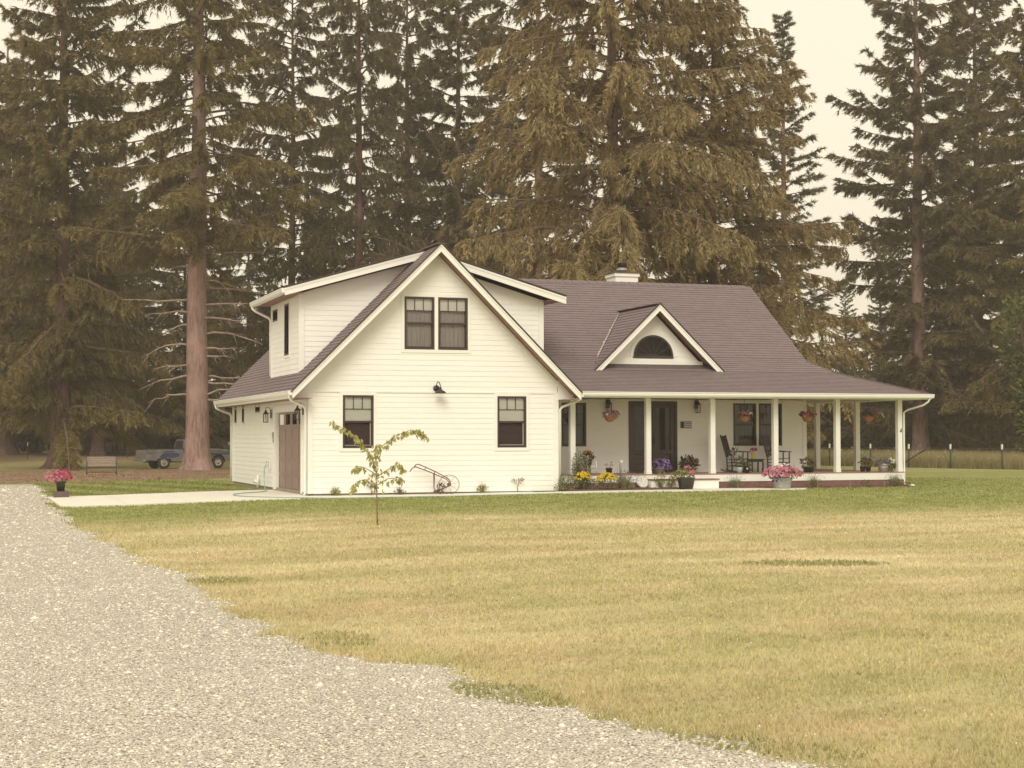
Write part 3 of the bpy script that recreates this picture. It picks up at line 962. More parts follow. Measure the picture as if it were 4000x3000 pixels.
# ---- rake boards, soffits
def rake(name, a, b, y0, y1, h, m='trim_paint', drop=0.0):
    """board in the vertical plane y0..y1 from a=(x,z) to b=(x,z), top edge on the line"""
    (xa, za), (xb, zb) = a, b
    return MB().hexa([(xa, y0, za - h), (xb, y0, zb - h), (xb, y1, zb - h), (xa, y1, za - h), (xa, y0, za), (xb, y0, zb), (xb, y1, zb), (xa, y1, za)]).build(name, m, house)
AZ = 6.775
for sgn in (-1, 1):
    e = (3.5 + sgn * 4.03, 2.79)
    p = (3.5, AZ)
    a, b = (e, p) if sgn < 0 else (p, e)
    rake('rake_board', a, b, -0.50, -0.462, 0.20)
    a2, b2 = ((e[0], e[1] + 0.0), p) if sgn < 0 else (p, (e[0], e[1] + 0.0))
    rake('rake_trim', a2, b2, -0.515, -0.501, 0.06)
    a3, b3 = ((e[0], e[1] - 0.155), (3.5, AZ - 0.155)) if sgn < 0 else ((3.5, AZ - 0.155), (e[0], e[1] - 0.155))
    rake('soffit', a3, b3, -0.461, -0.03, 0.015, 'soffit_wood')
    # frieze at the wall under the rake
    a4, b4 = ((3.5 - sgn * 0 + sgn * 3.6, AZ - 0.19 - 3.6 * K), (3.5, AZ - 0.19)) if sgn < 0 else ((3.5, AZ - 0.19), (3.5 + 3.6, AZ - 0.19 - 3.6 * K))
    rake('frieze_board', a4, b4, -0.036, -0.001, 0.12)
    # dormer rakes
    ed = (3.5 + sgn * 3.98, 6.755 - 3.98 * dq) if sgn < 0 else (3.5 + 4.11, 6.755 - 4.11 * dq)
    pd = (3.5, 6.755)
    a, b = (ed, pd) if sgn < 0 else (pd, ed)
    rake('rake_board', a, b, 0.87, 0.908, 0.20)
    rake('rake_trim', a, b, 0.855, 0.869, 0.06)
    a, b = ((ed[0], ed[1] - 0.11), (3.5, 6.645)) if sgn < 0 else ((3.5, 6.645), (ed[0], ed[1] - 0.11))
    rake('soffit', a, b, 0.909, DY0 - 0.001, 0.015, 'soffit_wood')
    # small dormer rakes
    es = (SX + sgn * 2.06, SB + 0.0)
    ps = (SX, SZA - 0.02)
    a, b = (es, ps) if sgn < 0 else (ps, es)
    rake('rake_board', a, b, SYR - 0.04, SYR - 0.002, 0.19)
    rake('rake_trim', a, b, SYR - 0.055, SYR - 0.041, 0.055)
    a, b = ((es[0], es[1] - 0.10), (SX, SZA - 0.12)) if sgn < 0 else ((SX, SZA - 0.12), (es[0], es[1] - 0.10))
    rake('soffit', a, b, SYR - 0.001, SYW - 0.001, 0.015, 'soffit_wood')
for sgn in (-1, 1):
    xw, xe = 3.5 + sgn * 3.5, 3.5 + sgn * 4.0
    MB().prism([(xw, -0.060, 2.60), (xe, -0.060, 2.60), (xe, -0.060, 2.72), (xw, -0.060, 3.20)], (0, 0.02, 0)).build('eave_return', 'trim_paint', house)
for (xa, za, xb, zb, y0, y1) in ((-0.55, 2.80, 3.5, AZ + 0.028, -0.545, -0.455), (7.55, 2.80, 3.5, AZ + 0.028, -0.545, -0.455), (-0.47, 5.635, 3.5, 6.785, 0.83, 0.92), (7.62, 5.60, 3.5, 6.785, 0.83, 0.92),
                                 (SX - 2.10, SB + 0.0, SX, SZA + 0.012, SYR - 0.08, SYR + 0.01), (SX + 2.10, SB + 0.0, SX, SZA + 0.012, SYR - 0.08, SYR + 0.01)):
    q = [(xa, y0, za - 0.012), (xb, y0, zb - 0.012), (xb, y1, zb - 0.012), (xa, y1, za - 0.012), (xa, y0, za + 0.022), (xb, y0, zb + 0.022), (xb, y1, zb + 0.022), (xa, y1, za + 0.022)]
    MB().hexa(q).build('drip_edge', 'roof_edge', house)
# eave soffits and fascias of the garage
box('soffit', 'soffit_wood', house, -0.50, -0.001, -0.44, LW + 0.2, 2.60, 2.615)
box('frieze_board', 'trim_paint', house, -0.034, -0.001, 0.101, LW - 0.101, 2.52, 2.60)
box('fascia', 'trim_paint', house, -0.53, -0.501, -0.46, 12.84, 2.60, 2.77)
box('fascia', 'trim_paint', house, 7.501, 7.53, -0.46, -0.05, 2.60, 2.77)
box('soffit', 'soffit_wood', house, 7.03, 7.50, -0.44, -0.05, 2.60, 2.615)
box('soffit', 'soffit_wood', house, -0.44, DX0 - 0.001, 0.92, 6.04, 5.49, 5.505)
box('fascia', 'trim_paint', house, -0.46, -0.441, 0.91, 6.04, 5.46, 5.58)
box('frieze_board', 'trim_paint', house, DX0 - 0.03, DX0 - 0.001, DY0 + 0.101, DY1 - 0.1, 5.40, 5.48)
box('soffit', 'soffit_wood', house, DX1 + 0.001, 7.58, 0.92, 6.04, 5.46, 5.475)
rake('rake_board', (-0.5, 2.79), (3.5, AZ), 12.852, 12.89, 0.20)

# ---- gutters and downspouts
def gutter(axis, a0, a1, c, ztop, out, name='gutter'):
    """ogee gutter; axis 'x' or 'y', c the fascia coordinate, out +-1 outward"""
    pr = [(0, 0), (0.115, 0), (0.118, -0.02), (0.10, -0.035), (0.105, -0.07), (0.085, -0.12), (0.0, -0.125)]
    if axis == 'y':
        poly = [(c + out * d, a0, ztop + z) for d, z in pr]
        return MB().prism(poly, (0, a1 - a0, 0)).build(name, 'gutter_paint', house)
    poly = [(a0, c + out * d, ztop + z) for d, z in pr]
    return MB().prism(poly, (a1 - a0, 0, 0)).build(name, 'gutter_paint', house)
gutter('y', -0.44, 12.83, -0.531, 2.80, -1)
gutter('y', -0.44, -0.07, 7.531, 2.80, 1)
gutter('y', 0.925, 6.03, -0.461, 5.60, -1)
gutter('x', 7.40, 19.10, -0.051, 2.845, -1)
box('porch_fascia', 'trim_paint', house, 7.10, 19.05, -0.05, -0.02, 2.69, 2.83)
gutter('y', -0.02, 9.0, 19.081, 2.845, 1)
box('porch_fascia', 'trim_paint', house, 19.05, 19.08, -0.05, 9.0, 2.69, 2.83)

def spout(pts, r=0.038):
    return MB().tube(pts, r, 8).build('downspout', 'gutter_paint', house, True)
spout([(-0.59, -0.32, 2.70), (-0.57, -0.30, 2.60), (-0.50, -0.20, 2.54), (-0.14, 0.02, 2.40), (-0.085, 0.05, 2.32), (-0.085, 0.05, 0.10), (-0.13, 0.05, 0.06)])
spout([(7.59, -0.26, 2.70), (7.58, -0.24, 2.62), (7.50, -0.17, 2.56), (7.16, -0.02, 2.42), (7.09, 0.02, 2.34), (7.09, 0.03, 0.12)])
spout([(-0.52, 5.85, 5.50), (-0.50, 5.83, 5.40), (-0.42, 5.80, 5.33), (-0.06, 5.68, 5.14), (0.0, 5.66, 5.05), (0.0, 5.66, 3.40)], 0.04)
spout([(-0.59, 12.70, 2.70), (-0.57, 12.70, 2.58), (-0.48, 12.69, 2.52), (-0.12, 12.66, 2.38), (-0.06, 12.65, 2.30), (-0.06, 12.65, 0.12)])
spout([(18.98, -0.10, 2.74), (18.95, -0.05, 2.62), (18.85, 0.05, 2.52), (18.55, 0.45, 2.38), (18.46, 0.52, 2.30), (18.46, 0.54, 0.14), (18.50, 0.44, 0.07)], 0.03)

# ---- porch
deck = MB().box(7.06, 18.42, 0.497, YM - 0.002, 0.44, ZD - 0.03).box(XR + 0.002, 18.42, YM, 9.0, 0.44, ZD - 0.03).build('porch_deck', 'deck_wood', house)
for i in range(14):
    y0 = 0.47 + i * 0.1355
    x1 = 18.44
    box('deck_plank', 'deck_wood', deck, 7.07, x1, y0, y0 + 0.13, ZD - 0.028, ZD - rs.uniform(0, 0.003))
for i in range(17):
    x0 = XR + 0.01 + i * 0.137
    box('deck_plank', 'deck_wood', deck, x0, min(x0 + 0.131, 18.44), YM + 0.01, 9.0, ZD - 0.028, ZD - rs.uniform(0, 0.003))
MB().box(7.07, 18.425, 0.478, 0.496, 0.27, 0.474).box(18.421, 18.44, 0.497, 9.0, 0.27, 0.474).build('deck_fascia', 'trim_paint', house)
for i in range(8):
    x0 = 7.07 + i * 1.42
    if 9.6 < x0 < 11: continue
    box('skirt_plank', 'skirt_wood', house, x0, x0 + 1.414, 0.495, 0.52, -0.02, 0.268)
step = box('porch_step', 'trim_paint', house, 9.90, 12.02, 0.12, 0.476, 0.0, 0.335)
box('tread', 'skirt_wood', step, 9.88, 12.04, 0.09, 0.476, 0.336, 0.366)
def post(x, y):
    o = box('porch_post', 'trim_paint', house, x - 0.075, x + 0.075, y - 0.075, y + 0.075, ZD + 0.002, 2.69)
    MB().box(x - 0.085, x + 0.085, y - 0.085, y + 0.085, ZD + 0.001, ZD + 0.10).build('post_base', 'trim_paint', o)
    return o
for px in (7.672, 10.005, 12.044, 14.10, 16.185, 18.329):
    post(px, 0.60)
post(18.329, 3.042); post(18.329, 5.561); post(18.329, 7.9)
box('porch_beam', 'trim_paint', house, 7.10, 18.42, 0.515, 0.685, 2.691, 2.80)
box('porch_beam', 'trim_paint', house, 18.245, 18.415, 0.69, 9.0, 2.692, 2.80)
box('porch_ceiling', 'porch_ceiling', house, 7.10, 18.24, 0.69, YM - 0.002, 2.72, 2.74)
box('porch_ceiling', 'porch_ceiling', house, XR + 0.002, 18.24, YM, 9.0, 2.72, 2.74)
box('porch_soffit', 'trim_paint', house, 7.54, 19.04, -0.019, 0.514, 2.70, 2.715)
box('porch_soffit', 'trim_paint', house, 18.42, 19.04, 0.515, 9.0, 2.70, 2.715)

# ---- windows
def sash_window(O, ud, n, u0, u1, z0, z1, blind='half', muntin=True, trim=0.09, opened=False, name='window', label=None):
    O, ud, n = Vector(O), Vector(ud), Vector(n)
    def BX(mb, a, b, c, d, e, f):
        pts = []
        for zz in (c, d):
            for (uu, dd) in ((a, f), (b, f), (b, e), (a, e)):
                pts.append(O + ud * uu + n * dd + Vector((0, 0, zz)))
        return mb.hexa(pts)
    fw_ = 0.055
    f = MB()
    BX(f, u0, u0 + fw_, z0, z1, -0.07, 0.035)
    BX(f, u1 - fw_, u1, z0, z1, -0.07, 0.035)
    BX(f, u0 + fw_, u1 - fw_, z1 - fw_, z1, -0.07, 0.035)
    BX(f, u0 + fw_, u1 - fw_, z0, z0 + fw_, -0.07, 0.035)
    o = f.build(name, 'dark_frame', house)
    a, b, c, d = u0 + fw_, u1 - fw_, z0 + fw_, z1 - fw_
    zm = c + (d - c) * 0.50
    if trim:
        t = MB()
        BX(t, u0 - trim, u0 - 0.001, z0 - trim, z1 + trim, -0.02, 0.032)
        BX(t, u1 + 0.001, u1 + trim, z0 - trim, z1 + trim, -0.02, 0.032)
        BX(t, u0, u1, z1 + 0.001, z1 + trim, -0.02, 0.032)
        BX(t, u0, u1, z0 - trim, z0 - 0.001, -0.02, 0.034)
        t.build('window_trim', 'trim_paint', o)
    if muntin:
        BX(MB(), a, b, zm - 0.025, zm + 0.025, -0.05, 0.01).build('meeting_rail', 'dark_frame', o)
        zc = zm + (d - zm) * 0.52
        BX(MB(), a, b, zc - 0.008, zc + 0.008, -0.035, -0.01).build('muntin', 'dark_frame', o)
        for k in (1, 2):
            uu = a + (b - a) * k / 3
            BX(MB(), uu - 0.008, uu + 0.008, zc + 0.009, d, -0.035, -0.01).build('muntin', 'dark_frame', o)
        BX(MB(), a, b, zm + 0.026, d, -0.029, -0.026).build('pane', 'window_glass', o)
        if not opened:
            BX(MB(), a, b, c, zm - 0.026, -0.05, -0.047).build('pane', 'window_glass', o)
            BX(MB(), a, b, c, c + 0.03, -0.055, -0.01).build('bottom_rail', 'dark_frame', o)
        else:
            BX(MB(), b - 0.035, b - 0.012, c, zm - 0.03, -0.045, -0.005).build('screen_channel', 'keypad_plastic', o)
            BX(MB(), a, b, c + 0.012, c + 0.03, -0.045, -0.005).build('sill_track', 'keypad_plastic', o)
            BX(MB(), a, b - 0.036, c + 0.031, zm - 0.026, -0.056, -0.050).build('insect_screen', 'insect_screen', o)  # solid screen; its tone also stands for the dim room behind
    else:
        BX(MB(), a, b, c, d, -0.04, -0.036).build('pane', 'window_glass', o)
    if blind == 'half':
        bl = MB()
        nn = 14
        for k in range(nn):
            p, q = zm + 0.01 + (d - zm) * k / nn, zm + 0.01 + (d - zm) * (k + 1) / nn
            BX(bl, a, b, p, q - 0.006, -0.062, -0.046)
            BX(bl, a, b, q - 0.006, q, -0.062, -0.051)
        bl.build('cellular_blind', 'blind_fabric', o)
    if blind == 'upper':
        bl = MB()
        BX(bl, a, b, zm + (d - zm) * 0.52, d, -0.056, -0.05)
        bl.build('roller_blind', 'blind_fabric', o)
    if blind in ('curtain', 'upper'):
        cu = MB()
        nn = 12
        base = -0.11
        for k in range(nn):
            p, q = a + (b - a) * k / nn, a + (b - a) * (k + 1) / nn
            off = 0.02 if k % 2 else 0.0
            BX(cu, p, q, z0, z1, base - 0.02, base + off)
        cu.build('curtain', 'curtain_fabric' if blind == 'upper' else 'curtain_dark', o)
    return o
F = ((0, 0, 0), (1, 0, 0), (0, -1, 0))
sash_window(*F, 0.907, 1.748, WZ0, WZ1, 'half', opened=True)
sash_window(*F, 5.238, 6.079, WZ0, WZ1, 'half', opened=True)
sash_window(*F, 2.60, 3.442, UZ0, UZ1, 'upper', trim=0.0)
sash_window(*F, 3.545, 4.388, UZ0, UZ1, 'upper', trim=0.0)
MB().box(2.51, 2.599, -0.033, 0.0, UZ0 - 0.09, UZ1 + 0.09).box(4.389, 4.478, -0.033, 0.0, UZ0 - 0.09, UZ1 + 0.09).box(3.443, 3.544, -0.033, 0.0, UZ0, UZ1).box(2.6, 4.388, -0.033, 0.0, UZ1 + 0.001, UZ1 + 0.09).box(2.6, 4.388, -0.033, 0.0, UZ0 - 0.09, UZ0 - 0.001).build('window_trim', 'trim_paint', house)
Pm = ((0, YM, 0), (1, 0, 0), (0, -1, 0))
sash_window(*Pm, 8.008, 8.785, 1.296, 2.584, 'curtain')
sash_window(*Pm, 13.607, 14.389, 1.296, 2.594, 'curtain', trim=0.04)
sash_window(*Pm, 14.475, 15.271, 1.296, 2.594, 'curtain', trim=0.04)
Lf = ((0, LW, 0), (0, -1, 0), (-1, 0, 0))
for a, b, c, d in left_holes[1:]:
    sash_window(*Lf, a, b, c, d, None, muntin=False, trim=0.07)
Df = ((DX0, DY1, 0), (0, -1, 0), (-1, 0, 0))
for a, b, c, d in dl_holes:
    sash_window(*Df, a, b, c, d, None, muntin=False, trim=0.07)

# ---- garage door in the left wall
gd = MB().box(0.105, 0.16, 0.95, 4.94, 0.06, 2.40).build('garage_door', 'garage_panel', house)
MB().box(-0.034, 0.0, 4.80, 5.02, 0.06, 2.44).box(-0.034, 0.0, 0.82, 0.96, 0.06, 2.44).box(-0.036, 0.0, 0.80, 5.04, 2.32, 2.50).box(0.001, 0.12, 4.78, 4.80, 0.06, 2.32).box(0.001, 0.12, 0.96, 0.98, 0.06, 2.32).box(0.001, 0.12, 0.98, 4.78, 2.30, 2.32).build('door_trim', 'trim_paint', gd)
secz = [0.08, 0.53, 0.98, 1.43, 1.88, 2.31]
for i in range(5):
    za, zb = secz[i], secz[i + 1] - 0.012
    for k in range(4):
        ya = 1.0 + k * 0.945
        if i < 4:
            o = MB()
            o.box(0.095, 0.104, ya, ya + 0.935, za, za + 0.05).box(0.095, 0.104, ya, ya + 0.935, zb - 0.05, zb).box(0.095, 0.104, ya, ya + 0.07, za + 0.05, zb - 0.05).box(0.095, 0.104, ya + 0.865, ya + 0.935, za + 0.05, zb - 0.05)
            o.build('door_panel', 'garage_panel', gd)
        else:
            o = MB().box(0.088, 0.119, ya, ya + 0.935, za, za + 0.06).box(0.088, 0.119, ya, ya + 0.935, zb - 0.06, zb).box(0.088, 0.119, ya, ya + 0.16, za + 0.06, zb - 0.06).box(0.088, 0.119, ya + 0.775, ya + 0.935, za + 0.06, zb - 0.06).build('door_panel', 'garage_panel', gd)
            MB().box(0.098, 0.102, ya + 0.16, ya + 0.775, za + 0.06, zb - 0.06).build('pane', 'blind_fabric' if k == 3 else 'window_glass', gd)

# ---- entry doors
ed = MB()
X0, X1, Z0, Z1 = 10.15, 11.73, ZD, 2.64
ed.box(X0, X0 + 0.06, YM - 0.04, YM + 0.06, Z0, Z1).box(X1 - 0.075, X1, YM - 0.04, YM + 0.06, Z0, Z1).box(X0 + 0.06, X1 - 0.075, YM - 0.04, YM + 0.06, Z1 - 0.07, Z1)
edo = ed.build('door_frame', 'door_wood', house)
for (a, b) in ((10.212, 10.925), (10.935, 11.652)):
    d = MB()
    d.box(a, a + 0.14, YM - 0.01, YM + 0.035, Z0 + 0.01, Z1 - 0.072).box(b - 0.14, b, YM - 0.01, YM + 0.035, Z0 + 0.01, Z1 - 0.072)
    d.box(a + 0.14, b - 0.14, YM - 0.01, YM + 0.035, Z0 + 0.01, Z0 + 0.25).box(a + 0.14, b - 0.14, YM - 0.01, YM + 0.035, Z0 + 0.55, Z0 + 0.67).box(a + 0.14, b - 0.14, YM - 0.01, YM + 0.035, Z1 - 0.2, Z1 - 0.072)
    d.box(a + 0.15, b - 0.15, YM + 0.01, YM + 0.03, Z0 + 0.26, Z0 + 0.54)
    dl = d.build('entry_door', 'door_wood', house)
    box('pane', 'window_glass', dl, a + 0.141, b - 0.141, YM + 0.012, YM + 0.016, Z0 + 0.671, Z1 - 0.201)
    box('door_dark_panel', 'room_dark', dl, a + 0.10, b - 0.10, YM + 0.08, YM + 0.09, Z0 + 0.6, Z1 - 0.15)  # dark sheet, not a blind: paints the unlit interior behind the pane
    hx = b - 0.05 if a < 10.5 else a + 0.05
    MB().box(hx - 0.02, hx + 0.02, YM - 0.03, YM - 0.011, 1.36, 1.62).tube([(hx, YM - 0.03, 1.58), (hx, YM - 0.075, 1.56), (hx, YM - 0.075, 1.42), (hx, YM - 0.03, 1.40)], 0.01, 6).build('door_handle', 'black_metal', dl)
box('door_sill', 'door_wood', house, 10.10, 11.78, YM - 0.10, YM - 0.041, ZD + 0.001, ZD + 0.03)

# ---- chimney, roof vents
ch = MB().box(11.62, 12.42, 6.85, 7.65, 6.2, 6.90).build('chimney', 'siding_paint', house)
MB().box(11.58, 12.46, 6.81, 7.69, 6.86, 6.97).build('chimney_crown', 'trim_paint', ch)
box('chimney_cap', 'roof_felt', ch, 11.55, 12.49, 6.78, 7.72, 6.971, 6.995)
MB().lathe([(0.14, 0), (0.14, 0.09), (0.19, 0.10), (0.19, 0.13), (0.15, 0.14), (0.15, 0.20)], 20, (12.02, 7.25, 6.995)).build('flue', 'galvanised', ch, True)
MB().lathe([(0.165, 0.0), (0.165, 0.14), (0.17, 0.15), (0.05, 0.19)], 20, (12.02, 7.25, 7.195)).build('flue_cap', 'black_metal', ch, True)
MB().tube([(0.95, 9.4, 4.20), (0.95, 9.4, 4.62)], 0.05, 10).build('vent_pipe', 'black_plastic', house, True)

# ================================================================== things fixed to the house
def lantern(loc, rz, label, group, s=1.0):
    """wall lantern: back plate at the wall (local y=0), lantern hung in front (local -y)"""
    t = empty('wall_lantern', loc, rz)
    t.scale = (s, s, s)
    tag(t, label, 'lantern', group)
    MB().box(-0.05, 0.05, -0.025, 0.0, -0.13, 0.13).build('back_plate', 'black_metal', t)
    MB().tube([(0, -0.02, 0.08), (0, -0.05, 0.18), (0, -0.11, 0.22), (0, -0.165, 0.18), (0, -0.17, 0.12)], 0.009, 6).tube([(0, -0.02, 0.02), (0, -0.10, 0.03)], 0.008, 6).build('scroll_arm', 'black_metal', t)
    MB().lathe([(0.10, 0.0), (0.085, 0.02), (0.045, 0.06), (0.03, 0.09), (0.032, 0.11), (0.012, 0.13)], 6, (0, -0.17, 0.0)).build('roof_cap', 'black_metal', t)
    fr = MB().lathe([(0.085, -0.012), (0.085, 0.0)], 6, (0, -0.17, 0)).lathe([(0.085, -0.27), (0.09, -0.25)], 6, (0, -0.17, 0))
    for k in range(6):
        a = math.pi / 3 * k
        fr.bar((0.078 * math.cos(a), -0.17 + 0.078 * math.sin(a), -0.25), (0.078 * math.cos(a), -0.17 + 0.078 * math.sin(a), -0.01), 0.014)
    fr.build('cage', 'black_metal', t)
    g = MB()
    for k in range(6):
        a, b = math.pi / 3 * k, math.pi / 3 * (k + 1)
        g.add([(0.07 * math.cos(a), -0.17 + 0.07 * math.sin(a), -0.25), (0.07 * math.cos(b), -0.17 + 0.07 * math.sin(b), -0.25), (0.07 * math.cos(b), -0.17 + 0.07 * math.sin(b), -0.012), (0.07 * math.cos(a), -0.17 + 0.07 * math.sin(a), -0.012)], [(0, 1, 2, 3)])
    g.build('glass', 'window_glass', t)
    MB().tube([(0, -0.17, -0.25), (0, -0.17, -0.12)], 0.016, 8).build('candle_bulb', 'white_enamel', t)
    return t
lantern((-0.036, 5.32, 2.27), -math.pi / 2, 'black wall lantern at the far left of the garage door', 'black wall lanterns', 0.95)
lantern((-0.036, 0.56, 2.30), -math.pi / 2, 'black wall lantern between garage door and front corner', 'black wall lanterns', 0.95)
lantern((9.46, YM - 0.028, 2.55), 0, 'black wall lantern left of the dark entry doors', 'black wall lanterns', 0.95)
lantern((12.35, YM - 0.028, 2.55), 0, 'black wall lantern above the slatted flag right of the doors', 'black wall lanterns', 0.95)

t = empty('barn_light', (3.49, -0.026, 2.90))
tag(t, 'dark gooseneck barn light above the bare middle of the front gable wall', 'barn light')
MB().tube([(0, 0, 0), (0, -0.03, 0)], 0.085, 20).build('wall_plate', 'black_metal', t, True)
MB().tube([(0, -0.02, 0.02), (0.0, -0.06, 0.12), (0.01, -0.13, 0.175), (0.03, -0.21, 0.15), (0.05, -0.24, 0.06), (0.05, -0.24, -0.02)], 0.013, 8).build('gooseneck', 'black_metal', t, True)
MB().lathe([(0.03, 0.02), (0.035, -0.03), (0.07, -0.06), (0.12, -0.085), (0.15, -0.12), (0.155, -0.14), (0.145, -0.14), (0.10, -0.10), (0.02, -0.06)], 24, (0.05, -0.24, 0.0)).build('shade', 'black_metal', t, True)

t = empty('wall_flag', (11.84, YM - 0.03, 1.835))
tag(t, 'small black slatted wooden flag hung on the porch wall', 'flag')
box('canton', 'black_paint', t, 0, 0.105, -0.02, 0, 0, 0.20)
for k in range(4):
    MB().box(0.106, 0.365, -0.018, 0, k * 0.0587, k * 0.0587 + 0.024).build('stripe', 'black_paint', t)

t = empty('garage_keypad', (-0.036, 4.90, 1.43))
tag(t, 'small grey keypad with flip cover on the garage door trim', 'keypad')
box('keypad_base', 'keypad_plastic', t, -0.03, 0, -0.045, 0.045, 0, 0.30)
box('flip_cover', 'galvanised', t, -0.045, -0.03, -0.05, 0.05, 0.14, 0.29)

t = empty('post_bracket', (18.345, 0.523, 1.71))
tag(t, 'little dark metal bracket screwed to the corner porch post', 'bracket')
MB().box(-0.035, 0.03, -0.012, 0, 0, 0.02).build('foot', 'black_metal', t)
MB().bar((-0.02, -0.008, 0.02), (0.02, -0.008, 0.10), 0.012).bar((0.02, -0.008, 0.02), (0.03, -0.008, 0.10), 0.012).build('arm', 'black_metal', t)

t = empty('hose_tap', (-0.026, 5.55, 0.62))
tag(t, 'outdoor tap block with two small handles beside the garage door', 'tap')
box('tap_block', 'trim_paint', t, -0.03, 0, -0.10, 0.10, 0.0, 0.30)
for dz in (0.12, 0.22):
    MB().tube([(-0.03, 0, dz), (-0.12, 0, dz - 0.01), (-0.14, 0, dz - 0.05)], 0.012, 6).tube([(-0.10, -0.04, dz + 0.03), (-0.10, 0.04, dz + 0.03)], 0.012, 6).build('spigot', 'chrome', t)
hp = []
for (x, y, dz) in [(-0.17, 5.55, 0.69), (-0.2, 5.5, 0.55), (-0.22, 5.42, 0.25), (-0.25, 5.1, 0.03), (-0.35, 4.3, 0.0), (-0.7, 3.2, 0.0), (-1.3, 2.6, 0.0), (-1.7, 1.8, 0.0), (-1.7, 0.6, 0.0), (-1.3, -0.6, 0.0), (-0.7, -1.35, 0.0), (0.3, -1.52, -0.03), (1.6, -1.46, -0.03), (3.0, -1.50, -0.03), (4.4, -1.45, -0.03), (5.8, -1.52, -0.03), (6.7, -1.47, -0.03)]:
    hp.append(Vector((x, y, g1(x, y) + 0.055 + dz)))
hp2 = []
for i in range(len(hp) - 1):
    p0, p1, p2, p3 = hp[max(i - 1, 0)], hp[i], hp[i + 1], hp[min(i + 2, len(hp) - 1)]
    for k in range(6):
        q = k / 6
        hp2.append(0.5 * ((2 * p1) + (p2 - p0) * q + (2 * p0 - 5 * p1 + 4 * p2 - p3) * q * q + (3 * p1 - p0 - 3 * p2 + p3) * q ** 3))
tag(MB().tube(hp2, 0.012, 6).build('garden_hose', 'hose_rubber', None, True), 'thin pale green hose trailing from the tap along the walk', 'hose')
t = empty('drain_pipe', (-0.026, 7.27, 0.13))
tag(t, 'short white cleanout pipe low on the garage side wall', 'pipe')
MB().tube([(-0.06, 0, -0.10), (-0.06, 0, 0.30)], 0.035, 10).build('riser', 'white_enamel', t, True)
MB().tube([(-0.06, 0, 0.06), (-0.12, 0.10, 0.11), (-0.13, 0.16, 0.09)], 0.05, 10).build('branch', 'white_enamel', t, True)

# ================================================================== plants
def cloud(rng, n, c, r, size, up=0.35, shell=0.35, drop=0.0, aspect=0.45):
    """n leaf quads (diamonds) in an ellipsoid; returns verts (n*4,3)"""
    d = nrm(rng.normal(size=(n, 3)))
    rad = shell + (1 - shell) * rng.random(n) ** 0.6
    P = d * rad[:, None] * np.array(r) + np.array(c)
    L = nrm(d * 0.8 + rng.normal(size=(n, 3)) * 0.6 + np.array([0, 0, up - drop]))
    W = nrm(np.cross(L, rng.normal(size=(n, 3))))
    s = size * rng.uniform(0.6, 1.3, n)[:, None]
    w = W * s * aspect * 0.5
    return np.stack([P, P + L * s * 0.45 + w, P + L * s, P + L * s * 0.45 - w], 1).reshape(-1, 3), rng.random(n)

def blossoms(rng, n, c, r, size, zmin=-0.1, front=True, az=None):
    V, rn = [], []
    k = 0
    while k < n:
        d = rng.normal(size=3)
        d /= np.linalg.norm(d)
        if d[2] < zmin: continue
        if az is not None:
            a = math.atan2(d[1], d[0])
            if not (az[0] < a < az[1]): continue
        p = np.array(c) + d * np.array(r) * rng.uniform(0.92, 1.08)
        nn = d + rng.normal(size=3) * 0.35 + np.array([0, -0.25, 0.2])
        nn /= np.linalg.norm(nn)
        u = np.cross(nn, [0.3, 0.2, 0.9]); u /= np.linalg.norm(u)
        w = np.cross(nn, u)
        s = size * rng.uniform(0.75, 1.2)
        a0 = rng.uniform(0, 6.28)
        ring = [p + (u * math.cos(a0 + 2 * math.pi * j / 5) + w * math.sin(a0 + 2 * math.pi * j / 5)) * s + nn * s * 0.35 for j in range(5)]
        for j in range(5):
            V += [p, ring[j], ring[(j + 1) % 5], ring[(j + 1) % 5]][:3]
            rn.append(rng.random())
        k += 1
    return np.array(V), np.array(rn)

def foliage(name, rng, parent, m, *args, **kw):
    V, r = cloud(rng, *args, **kw)
    return link(name, tri_mesh(name, V, m, r, 4), parent)

def bloom(name, rng, parent, m, *args, **kw):
    V, r = blossoms(rng, *args, **kw)
    return link(name, tri_mesh(name, V, m, r, 3), parent)

POT = {'nursery': [(0.075, 0), (0.095, 0.16), (0.105, 0.165), (0.105, 0.18), (0.09, 0.18), (0.08, 0.15)],
       'bowl': [(0.03, -0.155), (0.10, -0.13), (0.15, -0.07), (0.17, 0.0), (0.175, 0.01), (0.16, 0.01), (0.14, -0.03)]}

def hanging_basket(loc, label, blooms, seed, top=2.70, liner='terracotta'):
    r = np.random.default_rng(seed)
    t = empty('hanging_basket', loc)
    tag(t, label, 'flower basket', 'hanging flower baskets on the porch')
    MB().lathe([(a * 0.94, b * 0.98) for a, b in POT['bowl']], 20).build('bowl', liner, t, True)
    h = top - loc[2]
    hw_ = MB()
    for k in range(3):
        a = 2.1 * k + 0.4
        hw_.tube([(0.17 * math.cos(a), 0.17 * math.sin(a), 0.0), (0, 0, h * 0.75)], 0.003, 4)
    hw_.tube([(0, 0, h * 0.75), (0, 0, h)], 0.004, 4)
    hw_.build('hanger_wire', 'black_metal', t)
    foliage('foliage', r, t, 'leaf_green', 170, (0, 0, 0.04), (0.23, 0.2, 0.09), 0.07)
    for m, n, off, rr in blooms:
        bloom('blossoms', r, t, m, n, (off, 0, 0.06), rr, 0.035)
    return t
hanging_basket((8.89, 0.75, 2.155), 'hanging basket of white and pink petunias between the first two porch posts', [('petal_white', 16, -0.13, (0.14, 0.17, 0.12)), ('petal_pink', 40, 0.07, (0.2, 0.18, 0.11)), ('petal_hotpink', 10, 0.18, (0.1, 0.15, 0.1))], 11)
